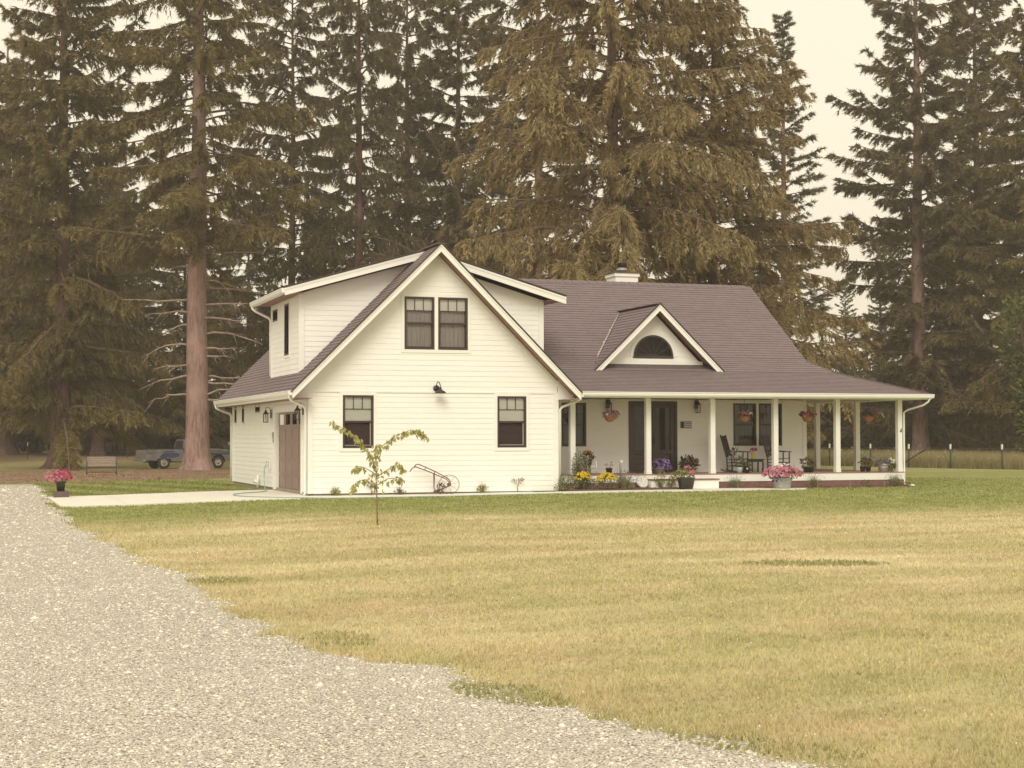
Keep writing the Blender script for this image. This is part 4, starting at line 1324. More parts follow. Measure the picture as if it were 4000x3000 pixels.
hanging_basket((13.18, 0.75, 2.16), 'hanging basket of salmon pink and white flowers before the double window', [('petal_pink', 34, -0.05, (0.19, 0.18, 0.09)), ('petal_white', 12, 0.17, (0.08, 0.15, 0.12))], 12)
hanging_basket((15.26, 0.75, 2.165), 'hanging basket of red geraniums at the house corner', [('petal_red', 36, 0.05, (0.24, 0.18, 0.10)), ('petal_hotpink', 14, -0.1, (0.16, 0.16, 0.1)), ('petal_violet', 6, -0.22, (0.06, 0.1, 0.06))], 13)
hanging_basket((17.37, 0.75, 2.17), 'hanging basket of violet and hot pink petunias near the corner post', [('petal_violet', 26, -0.12, (0.16, 0.16, 0.10)), ('petal_hotpink', 26, 0.12, (0.18, 0.17, 0.11))], 14)
hanging_basket((18.30, 1.85, 2.14), 'shaded hanging basket with white blooms behind the violet one', [('petal_white', 14, 0.1, (0.17, 0.16, 0.10))], 15, liner='coco_liner')
hanging_basket((18.30, 4.3, 2.15), 'dark shaded hanging basket partly hidden behind a porch post', [('petal_red', 8, 0.22, (0.1, 0.16, 0.1))], 16, liner='coco_liner')

def potted(name, loc, label, cat, pot, potmat, parts, seed, group=None, s=1.0):
    r = np.random.default_rng(seed)
    t = empty(name, loc)
    tag(t, label, cat, group)
    MB().lathe([(a * s, b * s) for a, b in pot], 24).build('pot', potmat, t, True)
    for kind, m, n, c, rr, size in parts:
        if kind == 'leaf': foliage('foliage', r, t, m, n, c, rr, size)
        else: bloom('blossoms', r, t, m, n, c, rr, size)
    return t
TUB = [(0.235, 0), (0.25, 0.02), (0.245, 0.04), (0.265, 0.17), (0.275, 0.18), (0.27, 0.19), (0.30, 0.29), (0.315, 0.30), (0.30, 0.31), (0.28, 0.28)]
BARREL = [(0.19, 0), (0.255, 0.29), (0.265, 0.30), (0.265, 0.32), (0.24, 0.32), (0.23, 0.28)]
potted('galvanised_tub', (13.67, -0.62, g1(13.67, -0.6) + 0.037), 'galvanised tub overflowing with pink petunias at the end of the walk', 'planter', TUB, 'galvanised',
       [('leaf', 'leaf_green', 420, (0, 0, 0.38), (0.5, 0.38, 0.16), 0.08), ('bloom', 'petal_pink', 230, (0.02, 0, 0.38), (0.58, 0.42, 0.25), 0.042), ('bloom', 'petal_white', 26, (0.12, 0, 0.50), (0.42, 0.3, 0.20), 0.045), ('bloom', 'petal_violet', 16, (-0.28, -0.2, 0.22), (0.12, 0.15, 0.14), 0.035)], 21)
potted('galvanised_bucket', (17.93, 0.84, ZD), 'ribbed galvanised bucket with trailing green petunias by the corner post', 'planter', [(0.14, 0), (0.15, 0.02), (0.16, 0.11), (0.167, 0.12), (0.163, 0.13), (0.17, 0.2), (0.178, 0.21), (0.17, 0.25), (0.15, 0.22)], 'galvanised',
       [('leaf', 'leaf_green', 260, (0.17, -0.10, 0.17), (0.17, 0.14, 0.17), 0.07), ('leaf', 'leaf_green', 160, (0, 0, 0.28), (0.24, 0.2, 0.07), 0.07), ('bloom', 'petal_purple', 18, (-0.05, 0, 0.30), (0.26, 0.2, 0.08), 0.04), ('bloom', 'petal_white', 16, (0.28, -0.02, 0.26), (0.12, 0.14, 0.14), 0.04)], 22)
potted('barrel_planter', (10.74, -0.40, g1(10.7, -0.4) + 0.05), 'large dark half-barrel planter with pink hydrangea beside the porch step', 'planter', BARREL, 'black_plastic',
       [('leaf', 'leaf_lime', 130, (-0.1, 0, 0.40), (0.30, 0.25, 0.12), 0.10), ('leaf', 'leaf_green', 120, (-0.2, 0, 0.36), (0.22, 0.2, 0.1), 0.08), ('bloom', 'petal_pink', 34, (0.10, -0.15, 0.42), (0.09, 0.08, 0.08), 0.03), ('bloom', 'petal_pink', 30, (0.07, 0.05, 0.58), (0.09, 0.08, 0.06), 0.03), ('bloom', 'petal_white', 5, (-0.1, -0.2, 0.36), (0.06, 0.05, 0.04), 0.03)], 23)
t = potted('flower_pot', (-6.05, 4.75, g1(-6, 5) + 0.20), 'dark pot of bright pink flowers on a block at the end of the drive', 'planter', [(0.10, 0), (0.13, 0.24), (0.145, 0.25), (0.145, 0.27), (0.12, 0.27)], 'black_plastic',
       [('leaf', 'leaf_green', 150, (-0.08, 0, 0.34), (0.30, 0.25, 0.14), 0.07), ('bloom', 'petal_hotpink', 60, (0.02, 0, 0.38), (0.26, 0.24, 0.22), 0.045), ('bloom', 'petal_pink', 50, (-0.15, -0.05, 0.32), (0.34, 0.26, 0.24), 0.045)], 24)
tag(MB().box(-6.24, -5.83, 4.55, 4.97, g1(-6, 5) - 0.05, g1(-6, 5) + 0.20).build('plinth_block', 'brick_edging'), 'dark square block under the pink flower pot', 'block')
potted('purple_planter', (10.44, 0.74, ZD), 'mound of purple petunias spilling from a low pot by the second post', 'planter', [(0.14, 0), (0.18, 0.16), (0.19, 0.17), (0.17, 0.17)], 'galvanised',
       [('leaf', 'leaf_dark', 300, (-0.02, 0, 0.22), (0.30, 0.22, 0.23), 0.075), ('bloom', 'petal_purple', 80, (0.03, 0, 0.17), (0.33, 0.25, 0.24), 0.042), ('bloom', 'petal_white', 4, (0.2, -0.1, 0.36), (0.06, 0.05, 0.04), 0.03)], 25)
potted('fern_pot', (11.93, 1.95, ZD), 'bushy dark fern in a small pot against the wall by the doors', 'plant', [(0.08, 0), (0.11, 0.15), (0.1, 0.15)], 'coco_liner',
       [('leaf', 'leaf_dark', 320, (0, 0, 0.28), (0.26, 0.2, 0.2), 0.10), ('leaf', 'needles_brown', 160, (0.02, 0, 0.24), (0.30, 0.2, 0.14), 0.10)], 26)
potted('nursery_pot', (8.90, 0.85, ZD), 'small black pot with a twiggy bare plant on the deck edge', 'plant', POT['nursery'], 'black_plastic', [('leaf', 'leaf_sage', 26, (0, 0, 0.26), (0.1, 0.08, 0.07), 0.07)], 27)
potted('nursery_pot', (15.22, 0.74, ZD), 'black pot with a leafy seedling at the foot of the house corner', 'plant', POT['nursery'], 'black_plastic', [('leaf', 'leaf_dark', 60, (-0.04, 0, 0.30), (0.16, 0.12, 0.12), 0.11)], 28)
potted('nursery_pot', (15.40, 0.78, ZD), 'shorter black pot next to the leafy seedling pot', 'plant', POT['nursery'], 'black_plastic', [('leaf', 'leaf_dark', 46, (0.02, 0, 0.24), (0.13, 0.1, 0.08), 0.09)], 29, s=0.95)
potted('nursery_pot', (17.30, 1.0, ZD), 'left of the twin black seedling pots near the corner bucket', 'plant', POT['nursery'], 'black_plastic', [('leaf', 'leaf_dark', 40, (0, 0, 0.30), (0.08, 0.08, 0.10), 0.08)], 30, s=0.9)
potted('nursery_pot', (17.49, 1.0, ZD), 'right of the twin black seedling pots near the corner bucket', 'plant', POT['nursery'], 'black_plastic', [('leaf', 'leaf_dark', 44, (0, 0, 0.31), (0.09, 0.08, 0.11), 0.08)], 31, s=0.9)
potted('blue_pot', (13.01, 0.75, ZD), 'pale blue glazed pot with a bushy green plant on the deck edge', 'plant', [(0.07, 0), (0.09, 0.15), (0.095, 0.165), (0.085, 0.165)], 'blue_glaze', [('leaf', 'leaf_green', 150, (0, 0, 0.33), (0.18, 0.15, 0.15), 0.09)], 32)
potted('nursery_pot', (13.25, 0.76, ZD), 'dark pot with a low green plant right of the blue pot', 'plant', POT['nursery'], 'black_plastic', [('leaf', 'leaf_green', 60, (0, 0, 0.24), (0.12, 0.1, 0.08), 0.08), ('bloom', 'petal_white', 1, (-0.05, -0.1, 0.13), (0.01, 0.01, 0.01), 0.03)], 33)
potted('vase', (13.98, 1.75, 0.90), 'yellow green vase of pink flowers on the small side table', 'vase', [(0.06, 0), (0.055, 0.05), (0.075, 0.16), (0.08, 0.17), (0.06, 0.17)], 'yellow_pot', [('leaf', 'leaf_dark', 24, (-0.03, 0, 0.24), (0.10, 0.08, 0.06), 0.07), ('bloom', 'petal_hotpink', 26, (0.02, 0, 0.24), (0.11, 0.09, 0.09), 0.035)], 34)
potted('marigold_pot', (8.49, 1.42, 0.745), 'dark tin of orange flowers standing on the little white chair', 'plant', [(0.085, 0), (0.11, 0.20), (0.1, 0.2)], 'black_plastic', [('leaf', 'leaf_dark', 170, (0, 0, 0.26), (0.15, 0.13, 0.11), 0.08), ('bloom', 'petal_orange', 30, (-0.04, -0.02, 0.36), (0.11, 0.1, 0.07), 0.035)], 35)

def bush(name, loc, label, cat, parts, seed, group=None, stems=4, sh=0.2, sr=0.05):
    r = np.random.default_rng(seed)
    t = empty(name, loc)
    tag(t, label, cat, group)
    st = MB()
    for k in range(stems):
        a = r.uniform(0, 6.28)
        st.tube([(0, 0, -0.03), (sr * math.cos(a), sr * math.sin(a), sh * 0.6), (2 * sr * math.cos(a), 2 * sr * math.sin(a), sh)], 0.006, 5)
    st.build('stems', 'stem', t)
    for kind, m, n, c, rr, size in parts:
        if kind == 'leaf': foliage('foliage', r, t, m, n, c, rr, size)
        elif kind == 'blade':
            V = []
            for _ in range(n):
                a = r.uniform(0, 6.28); le = rr[2] * r.uniform(0.5, 1.1); sp = r.uniform(0.1, 1) * rr[0]
                b = np.array(c) + np.array([math.cos(a) * 0.2 * sp, math.sin(a) * 0.2 * sp, 0])
                e = np.array(c) + np.array([math.cos(a) * sp, math.sin(a) * sp, le])
                w = np.array([-math.sin(a), math.cos(a), 0]) * size * 0.5
                V += [b - w, b + w, e]
            link('blades', tri_mesh('blades', np.array(V), m, r.random(n)), t)
        else: bloom('blossoms', r, t, m, n, c, rr, size)
    return t
GB = 0.12
bush('yellow_mum', (7.70, -0.12, GB), 'yellow flowering mum in the bed nearest the garage corner', 'flower', [('leaf', 'leaf_green', 320, (0, 0, 0.22), (0.22, 0.2, 0.2), 0.06), ('bloom', 'petal_yellow', 120, (0, 0, 0.30), (0.24, 0.2, 0.17), 0.032)], 41)
bush('yellow_mum', (8.40, -0.20, GB), 'denser yellow mum in the middle of the flower bed', 'flower', [('leaf', 'leaf_green', 320, (0, 0, 0.20), (0.22, 0.2, 0.18), 0.06), ('bloom', 'petal_yellow', 170, (0, 0, 0.26), (0.27, 0.22, 0.18), 0.034)], 42)
bush('small_mum', (8.02, -0.02, GB), 'half-open yellow mum leaning right of the first one', 'flower', [('leaf', 'leaf_sage', 260, (0, 0, 0.14), (0.19, 0.14, 0.14), 0.06), ('bloom', 'petal_yellow', 14, (0.05, -0.05, 0.14), (0.14, 0.12, 0.09), 0.022)], 43)
bush('tall_shrub', (7.74, 0.22, GB), 'tall feathery grey green shrub before the first porch post', 'shrub', [('leaf', 'leaf_sage', 700, (0.05, 0, 0.60), (0.27, 0.17, 0.44), 0.075), ('leaf', 'leaf_green', 320, (0.1, 0, 0.55), (0.2, 0.14, 0.36), 0.075), ('bloom', 'petal_red', 3, (0, -0.1, 0.4), (0.1, 0.08, 0.1), 0.02)], 44, stems=8, sh=0.8)
bush('sage_bush', (7.30, -0.12, GB), 'low silvery sage bush at the left end of the flower bed', 'shrub', [('leaf', 'leaf_sage', 520, (0, 0, 0.20), (0.30, 0.18, 0.23), 0.065)], 45, stems=6)
bush('corner_tuft', (6.99, -0.22, 0.06), 'yellow green clump against the garage corner beside the bed', 'plant', [('leaf', 'leaf_lime', 110, (0, 0, 0.10), (0.16, 0.1, 0.11), 0.06), ('blade', 'leaf_sage', 30, (0, 0, 0), (0.14, 0, 0.3), 0.012)], 46)
bush('lavender', (8.95, -0.15, GB), 'flowering lavender clump left of the round plaque', 'lavender', [('blade', 'leaf_sage', 420, (0, 0, 0), (0.38, 0, 0.42), 0.016), ('leaf', 'leaf_lime', 260, (0, 0, 0.10), (0.34, 0.2, 0.12), 0.055), ('bloom', 'petal_lavender', 120, (0.08, 0, 0.22), (0.42, 0.2, 0.28), 0.018)], 47)
bush('daisy_clump', (8.96, 0.15, GB), 'tall grassy clump with one white flower in the bed', 'flower', [('blade', 'leaf_green', 40, (0, 0, 0), (0.18, 0, 0.75), 0.014), ('bloom', 'petal_white', 2, (0.03, 0, 0.75), (0.02, 0.02, 0.01), 0.05)], 48, sh=0.7, sr=0.01, stems=3)
bush('sprig_plant', (10.14, 0.0, GB), 'pale airy sprig plant between plaque and step', 'plant', [('leaf', 'leaf_lime', 240, (0, 0, 0.24), (0.19, 0.12, 0.22), 0.055), ('blade', 'leaf_sage', 40, (0, 0, 0), (0.2, 0, 0.4), 0.01)], 49)
bush('lime_plant', (10.46, 0.02, GB), 'small lime green plant touching the barrel planter', 'plant', [('leaf', 'leaf_lime', 180, (0, 0, 0.15), (0.12, 0.1, 0.16), 0.06)], 50)
for i, (x, lb) in enumerate([(12.60, 'wispy dry lavender below the deck left of the pink tub'), (15.20, 'wispy dry lavender below the deck right of the pink tub'), (17.95, 'thick dry lavender at the corner of the porch')]):
    bush('dry_lavender', (x, 0.24, 0.10), lb, 'lavender', [('blade', 'leaf_sage', 130 + 70 * (i == 2), (0, 0, 0), (0.34, 0, 0.40), 0.010), ('leaf', 'leaf_sage', 160, (0, 0, 0.10), (0.28, 0.12, 0.11), 0.05), ('bloom', 'petal_lavender', 50, (0, 0, 0.24), (0.34, 0.14, 0.18), 0.012)], 51 + i, 'dry lavender clumps below the deck')
bush('low_weed', (16.92, 0.20, 0.09), 'low green weed before the porch skirt between two stakes', 'plant', [('leaf', 'leaf_green', 70, (0, 0, 0.07), (0.2, 0.1, 0.07), 0.06)], 55)
bush('low_weed', (18.35, 0.12, 0.08), 'leafy weeds at the foot of the porch corner', 'plant', [('leaf', 'leaf_green', 110, (-0.3, 0, 0.05), (0.45, 0.1, 0.06), 0.07)], 56)
for i, (x, lb) in enumerate([(12.62, 'short wooden stake before the first dry lavender'), (15.24, 'short wooden stake before the second dry lavender'), (16.33, 'wooden stake in the open middle of the porch skirt'), (17.50, 'wooden stake left of the porch corner lavender')]):
    tag(MB().prism([(x - 0.022, 0.11, 0.02), (x + 0.022, 0.11, 0.02), (x + 0.022, 0.11, 0.24), (x, 0.11, 0.25), (x - 0.022, 0.11, 0.24)], (0, 0.03, 0)).build('garden_stake', 'fence_timber'), lb, 'stake', 'garden stakes along the porch')
tuft = [(0.68, 'grassy weed tuft at the wall below the left window', 'leaf_lime', 0.16), (2.45, 'thin dry weed tuft at the wall left of the old plough', 'leaf_sage', 0.12), (4.77, 'upright grassy weed at the wall below the barn light side', 'leaf_lime', 0.2)]
for i, (x, lb, m, hh) in enumerate(tuft):
    bush('wall_weed', (x, -0.12, 0.05 + 0.02 * (x > 4)), lb, 'plant', [('leaf', m, 90, (0, 0, hh * 0.4), (0.16, 0.08, hh * 0.5), 0.06), ('blade', m, 50, (0, 0, 0), (0.16, 0, hh * 1.8), 0.009)], 60 + i)
bush('twig_plant', (5.78, -0.14, 0.06), 'spindly seedling with flat leaves at the wall below the right window', 'plant', [('leaf', 'leaf_sage', 30, (0, 0, 0.30), (0.16, 0.1, 0.08), 0.09)], 64, stems=2, sh=0.32, sr=0.015)
bush('plough_weed', (3.55, -0.22, 0.05), 'green weed growing through the old plough', 'plant', [('leaf', 'leaf_dark', 70, (0, 0, 0.15), (0.10, 0.08, 0.14), 0.07)], 65)
bush('dark_seedling', (1.65, -0.16, 0.05), 'dark reddish seedling behind the young tree', 'plant', [('leaf', 'needles_brown', 26, (0, 0, 0.26), (0.12, 0.08, 0.08), 0.10)], 66, stems=2, sh=0.28, sr=0.03)

t = empty('round_plaque', (9.72, 0.34, 0.12))
tag(t, 'round mottled white disc leaning on the porch skirt', 'plaque')
MB().tube([(0, 0, 0.17), (0, -0.03, 0.175)], 0.175, 28).build('disc', 'plaque_stone', t)
MB().tube([(0, -0.012, 0.17), (0, -0.04, 0.176)], 0.19, 28).build('rim', 'galvanised', t)
t.rotation_euler = (R(-10), 0, 0)
MB().tube([(0, -0.03, 0.175), (0, -0.045, 0.178)], 0.165, 28).build('face', 'plaque_stone', t)
t = empty('splash_stone', (18.56, 0.34, 0.06))
tag(t, 'pale stone under the porch corner downspout', 'stone')
MB().lathe([(0.05, -0.02), (0.13, 0.0), (0.11, 0.06), (0.04, 0.08)], 9).build('stone', 'concrete', t)

# young ornamental tree on the lawn
def sapling():
    r = np.random.default_rng(77)
    t = empty('young_tree', (-1.52, -13.5, 0.0))
    tag(t, 'young slender tree with drooping light green leaves on the front lawn', 'tree')
    MB().tube([(0, 0, -0.05), (-0.01, 0, 0.45), (-0.02, 0.01, 0.9), (-0.03, 0, 1.2)], [0.015, 0.012, 0.010, 0.009], 7).build('trunk', 'sapling_bark', t, True)
    limbs = [[(-0.03, 0, 0.95), (-0.12, 0.03, 1.25), (-0.30, 0.03, 1.50), (-0.55, 0, 1.70), (-0.88, 0.02, 1.86)],
             [(-0.03, 0, 1.15), (0.07, 0.02, 1.40), (0.33, 0, 1.60), (0.60, 0.02, 1.70), (0.78, 0, 1.70), (0.93, 0, 1.58)],
             [(-0.03, 0, 0.85), (0.2, -0.05, 1.0), (0.38, -0.08, 1.12), (0.46, -0.08, 0.98)],
             [(-0.02, 0, 0.7), (0.2, 0.06, 0.82), (0.42, 0.08, 0.84), (0.5, 0.08, 0.78)],
             [(-0.02, 0, 0.62), (-0.22, -0.03, 0.82), (-0.38, -0.04, 0.78), (-0.5, -0.04, 0.64)],
             [(-0.02, 0, 0.9), (-0.2, 0.08, 1.02), (-0.36, 0.1, 1.06), (-0.42, 0.1, 0.98)],
             [(-0.03, 0, 1.15), (-0.05, 0, 1.35), (0.0, 0.0, 1.45)],
             [(-0.01, 0, 0.4), (0.05, 0.02, 0.46), (0.13, 0.03, 0.42)], [(-0.01, 0, 0.4), (-0.06, 0.02, 0.46), (-0.12, 0.03, 0.42)]]
    V, rn = [], []
    for li, L in enumerate(limbs):
        MB().tube(L, [0.009 - 0.0015 * min(i, 4) for i in range(len(L))], 5).build('branch', 'sapling_bark', t, True)
        L = [np.array(p, float) for p in L]
        tot = sum(np.linalg.norm(L[i + 1] - L[i]) for i in range(len(L) - 1))
        n = int(tot * (92 if li < 2 else 66))
        for _ in range(n):
            q = r.random() ** 0.7 * (len(L) - 1)
            i = min(int(q), len(L) - 2)
            p = L[i] + (L[i + 1] - L[i]) * (q - i) + r.normal(size=3) * 0.022
            d = np.array([r.normal() * 0.45, r.normal() * 0.45, -1.0]); d /= np.linalg.norm(d)
            w = np.cross(d, r.normal(size=3)); w /= np.linalg.norm(w)
            s = r.uniform(0.07, 0.125)
            mid = p + d * s * 0.45
            V += [p, mid + w * s * 0.27, p + d * s, mid - w * s * 0.27]
            rn.append(r.random())
    for _ in range(60):
        p = np.array([-0.025, 0, r.uniform(0.55, 1.25)]) + r.normal(size=3) * np.array([0.06, 0.06, 0.02])
        d = np.array([r.normal() * 0.5, r.normal() * 0.5, -0.9]); d /= np.linalg.norm(d)
        w = np.cross(d, r.normal(size=3)); w /= np.linalg.norm(w)
        s = r.uniform(0.06, 0.10)
        V += [p, p + d * s * 0.45 + w * s * 0.27, p + d * s, p + d * s * 0.45 - w * s * 0.27]
        rn.append(r.random())
    link('leaves', tri_mesh('leaves', np.array(V), 'leaf_light', rn, 4), t)
sapling()

# old wheel plough at the front wall
t = empty('wheel_plough', (3.4, -0.35, 0.06))
tag(t, 'rusty antique wheel plough leaning along the front wall', 'plough')
o_ = Vector((3.4, 0, 0.06))
W_ = lambda x, z, y=0.0: (x - 3.4, y, z - 0.06)
MB().tube([W_(2.65, 0.66, -0.05), W_(2.72, 0.75, -0.05), W_(2.81, 0.785, -0.05), W_(3.05, 0.70, -0.05), W_(3.31, 0.60, -0.05), W_(3.66, 0.45, -0.04), W_(3.75, 0.38, -0.02), W_(3.76, 0.27, 0)], 0.014, 6).build('handle', 'rust_metal', t, True)
MB().tube([W_(2.81, 0.785, 0.1), W_(2.86, 0.84, 0.1), W_(2.94, 0.85, 0.1), W_(3.14, 0.765, 0.1), W_(3.38, 0.66, 0.1), W_(3.68, 0.50, 0.06), W_(3.79, 0.42, 0.04), W_(3.80, 0.33, 0.02), W_(3.76, 0.27, 0.0)], 0.014, 6).build('handle', 'rust_metal', t, True)
MB().bar(W_(3.05, 0.70, -0.05), W_(3.14, 0.765, 0.1), 0.014).build('crossbar', 'rust_metal', t)
MB().tube([W_(3.31, 0.60, -0.05), W_(3.33, 0.20, -0.02), W_(3.38, 0.14, 0)], 0.013, 6).tube([W_(3.38, 0.66, 0.1), W_(3.34, 0.20, 0.02), W_(3.38, 0.14, 0)], 0.013, 6).build('standard', 'rust_metal', t, True)
MB().tube([W_(3.37, 0.14), W_(3.5, 0.16), W_(3.74, 0.26)], 0.02, 6).build('beam', 'rust_metal', t, True)
MB().prism([W_(3.30, 0.07, -0.03), W_(3.43, 0.08, -0.03), W_(3.42, 0.15, -0.03), W_(3.35, 0.16, -0.03)], (0, 0.06, 0)).build('ploughshare', 'rust_metal', t)
wh = MB()
cx, cz = 3.765 - 3.4, 0.30 - 0.06
rad = 0.285
ring = [(cx + rad * math.cos(2 * math.pi * k / 32), 0.03, cz + rad * math.sin(2 * math.pi * k / 32) * 0.9) for k in range(33)]
wh.tube(ring, 0.008, 5)
for k in range(8):
    a = math.pi * k / 4 + 0.2
    wh.tube([(cx, 0.03, cz), (cx + rad * math.cos(a), 0.03, cz + rad * 0.9 * math.sin(a))], 0.004, 4)
wheel_o = wh.build('wheel', 'rust_metal', t)
MB().tube([(cx, -0.03, cz), (cx, 0.07, cz)], 0.045, 12).build('hub', 'rust_metal', wheel_o)

# ---- porch furniture
def rocker(loc, rz, label):
    t = empty('rocking_chair', loc, rz)
    tag(t, label, 'rocking chair', 'black porch rocking chairs')
    m = 'black_paint'
    for sx in (-1, 1):
        x = sx * 0.27
        pts = []
        for k in range(11):
            a = R(-38 + 76 * k / 10)
            pts.append((x, 0.02 + 0.95 * math.sin(a) * 0.72, 0.012 + 0.70 * (1 - math.cos(a)) * 0.55))
        MB().tube(pts, 0.02, 6).build('rocker', m, t, True)
        MB().tube([(x, -0.25, 0.05), (x, -0.25, 0.60)], 0.021, 7).build('leg', m, t)
        MB().tube([(x, 0.23, 0.05), (x, 0.25, 0.42), (x, 0.44, 1.12)], 0.022, 7).build('leg', m, t)
        MB().hexa([(x - 0.045, -0.32, 0.60), (x + 0.045, -0.32, 0.60), (x + 0.03, 0.29, 0.645), (x - 0.03, 0.29, 0.645), (x - 0.045, -0.32, 0.622), (x + 0.045, -0.32, 0.622), (x + 0.03, 0.29, 0.667), (x - 0.03, 0.29, 0.667)]).build('arm', m, t)
        MB().tube([(x, -0.25, 0.18), (x, 0.24, 0.20)], 0.012, 6).build('side_rung', m, t)
        MB().tube([(x, -0.25, 0.28), (x, 0.25, 0.30)], 0.012, 6).build('side_rung', m, t)
    for z in (0.17, 0.27):
        MB().tube([(-0.27, -0.25, z), (0.27, -0.25, z)], 0.012, 6).build('front_rung', m, t)
    for k in range(6):
        y = -0.27 + k * 0.09
        MB().box(-0.27, 0.27, y, y + 0.08, 0.40 - 0.006 * k, 0.42 - 0.006 * k).build('seat_slat', m, t)
    yb = lambda z: 0.25 + (z - 0.42) * 0.27
    MB().hexa([(-0.30, yb(0.98) - 0.015, 0.98), (0.30, yb(0.98) - 0.015, 0.98), (0.30, yb(0.98) + 0.015, 0.98), (-0.30, yb(0.98) + 0.015, 0.98), (-0.30, yb(1.12) - 0.015, 1.10), (0.30, yb(1.12) - 0.015, 1.10), (0.30, yb(1.12) + 0.015, 1.10), (-0.30, yb(1.12) + 0.015, 1.10)]).build('top_rail', m, t)
    MB().bar((-0.27, yb(0.48), 0.48), (0.27, yb(0.48), 0.48), 0.02, 0.05).build('lower_rail', m, t)
    for k in range(5):
        x = -0.18 + 0.09 * k
        MB().bar((x, yb(0.49), 0.49), (x, yb(0.99), 0.99), 0.045, 0.012, (0, 1, 0)).build('back_slat', m, t)
    return t
def pillow(loc, rz, label, tilt=R(-62)):
    t = empty('cushion', loc, rz)
    t.rotation_euler = (tilt, 0, rz)
    tag(t, label, 'cushion', 'plaid chair cushions')
    n = 10
    v, f = [], []
    for sgn in (1, -1):
        b = len(v)
        for j in range(n + 1):
            for i in range(n + 1):
                x, y = -1 + 2 * i / n, -1 + 2 * j / n
                h = 0.075 * (1 - x ** 4) ** 0.6 * (1 - y ** 4) ** 0.6
                v.append((x * 0.20, y * 0.20, sgn * h))
        for j in range(n):
            for i in range(n):
                a = b + j * (n + 1) + i
                q = (a, a + 1, a + n + 2, a + n + 1)
                f.append(q if sgn > 0 else q[::-1])
    me = bpy.data.meshes.new('cover')
    me.from_pydata(v, [], f)
    me.materials.append(MATS['pillow_stripe'])
    me.materials.append(MATS['pillow_dark'])
    for k, p in enumerate(me.polygons):
        i, j = k % n, (k % (n * n)) // n
        p.material_index = 1 if (i % 5 in (1, 2)) != (j % 5 in (1, 2)) and (i % 5 in (1, 2) or j % 5 in (1, 2)) else 0
        p.use_smooth = True
    link('cover', me, t)
rocker((13.34, 1.55, ZD), R(48), 'black rocking chair left of the side table')
rocker((14.72, 1.55, ZD), R(42), 'black rocking chair partly hidden by the fourth porch post')
pillow((13.24, 1.62, ZD + 0.60), R(48), 'black and cream plaid cushion in the left rocking chair')
pillow((14.62, 1.62, ZD + 0.60), R(42), 'black and cream plaid cushion in the right rocking chair')
t = empty('side_table', (14.04, 1.75, ZD))
tag(t, 'small black side table between the rocking chairs', 'table')
box('table_top', 'black_paint', t, -0.22, 0.22, -0.2, 0.2, 0.37, 0.395)
box('apron', 'black_paint', t, -0.19, 0.19, -0.17, 0.17, 0.31, 0.37)
for sx in (-1, 1):
    for sy in (-1, 1):
        box('leg', 'black_paint', t, sx * 0.18 - 0.018, sx * 0.18 + 0.018, sy * 0.16 - 0.018, sy * 0.16 + 0.018, 0.001, 0.31)
t = empty('white_chair', (8.49, 1.42, ZD), R(15))
tag(t, 'low white tube-framed chair holding the orange flowers', 'chair')
box('seat', 'white_enamel', t, -0.17, 0.17, -0.15, 0.15, 0.215, 0.235)
for sx in (-1, 1):
    MB().tube([(sx * 0.19, -0.17, 0.01), (sx * 0.165, -0.15, 0.36), (sx * 0.165, 0.15, 0.36), (sx * 0.19, 0.17, 0.01)], 0.018, 7).build('side_frame', 'white_enamel', t, True)
MB().tube([(-0.185, -0.165, 0.09), (0.185, -0.165, 0.09)], 0.010, 6).build('rung', 'white_enamel', t)
MB().tube([(-0.175, -0.155, 0.22), (0.175, -0.155, 0.22)], 0.010, 6).build('rung', 'white_enamel', t)

# ================================================================== background things
def bench():
    x, y = -2.35, 37.5
    t = empty('garden_bench', (x, y, g1(x, y)), R(-2))
    tag(t, 'weathered slatted glider bench under the trees beside the gravel', 'bench')
    w = 0.66
    for k in range(4):
        z = 0.46 + 0.115 * k
        yy = 0.26 + 0.05 * k
        MB().bar((-w, yy, z), (w, yy, z), 0.02, 0.105, (0, -0.4, 1)).build('back_slat', 'weathered_board', t)
    for k in range(4):
        MB().box(-w, w, -0.24 + k * 0.12, -0.14 + k * 0.12, 0.40, 0.425).build('seat_slat', 'weathered_board', t)
    for sx in (-1, 1):
        xx = sx * (w + 0.03)
        MB().tube([(xx, 0.22, 0.40), (xx, 0.44, 0.86)], 0.018, 6).build('back_post', 'black_metal', t)
        MB().tube([(xx, 0.30, 0.62), (xx, 0.0, 0.645), (xx, -0.28, 0.62), (xx, -0.32, 0.54), (xx, -0.24, 0.42)], 0.018, 6).build('arm', 'black_metal', t, True)
        MB().tube([(xx, -0.40, 0.01), (xx, -0.30, 0.14), (xx, 0.30, 0.14), (xx, 0.42, 0.01)], 0.02, 6).build('foot', 'black_metal', t, True)
        MB().tube([(xx, -0.22, 0.42), (xx, -0.30, 0.14)], 0.014, 6).tube([(xx, 0.22, 0.42), (xx, 0.28, 0.14)], 0.014, 6).build('swing_arm', 'black_metal', t)
    MB().tube([(-w, -0.26, 0.39), (w, -0.26, 0.39)], 0.022, 6).build('seat_rail', 'black_metal', t)
    MB().tube([(-w - 0.03, -0.30, 0.13), (w + 0.03, -0.30, 0.13)], 0.018, 6).build('base_rail', 'black_metal', t)
bench()

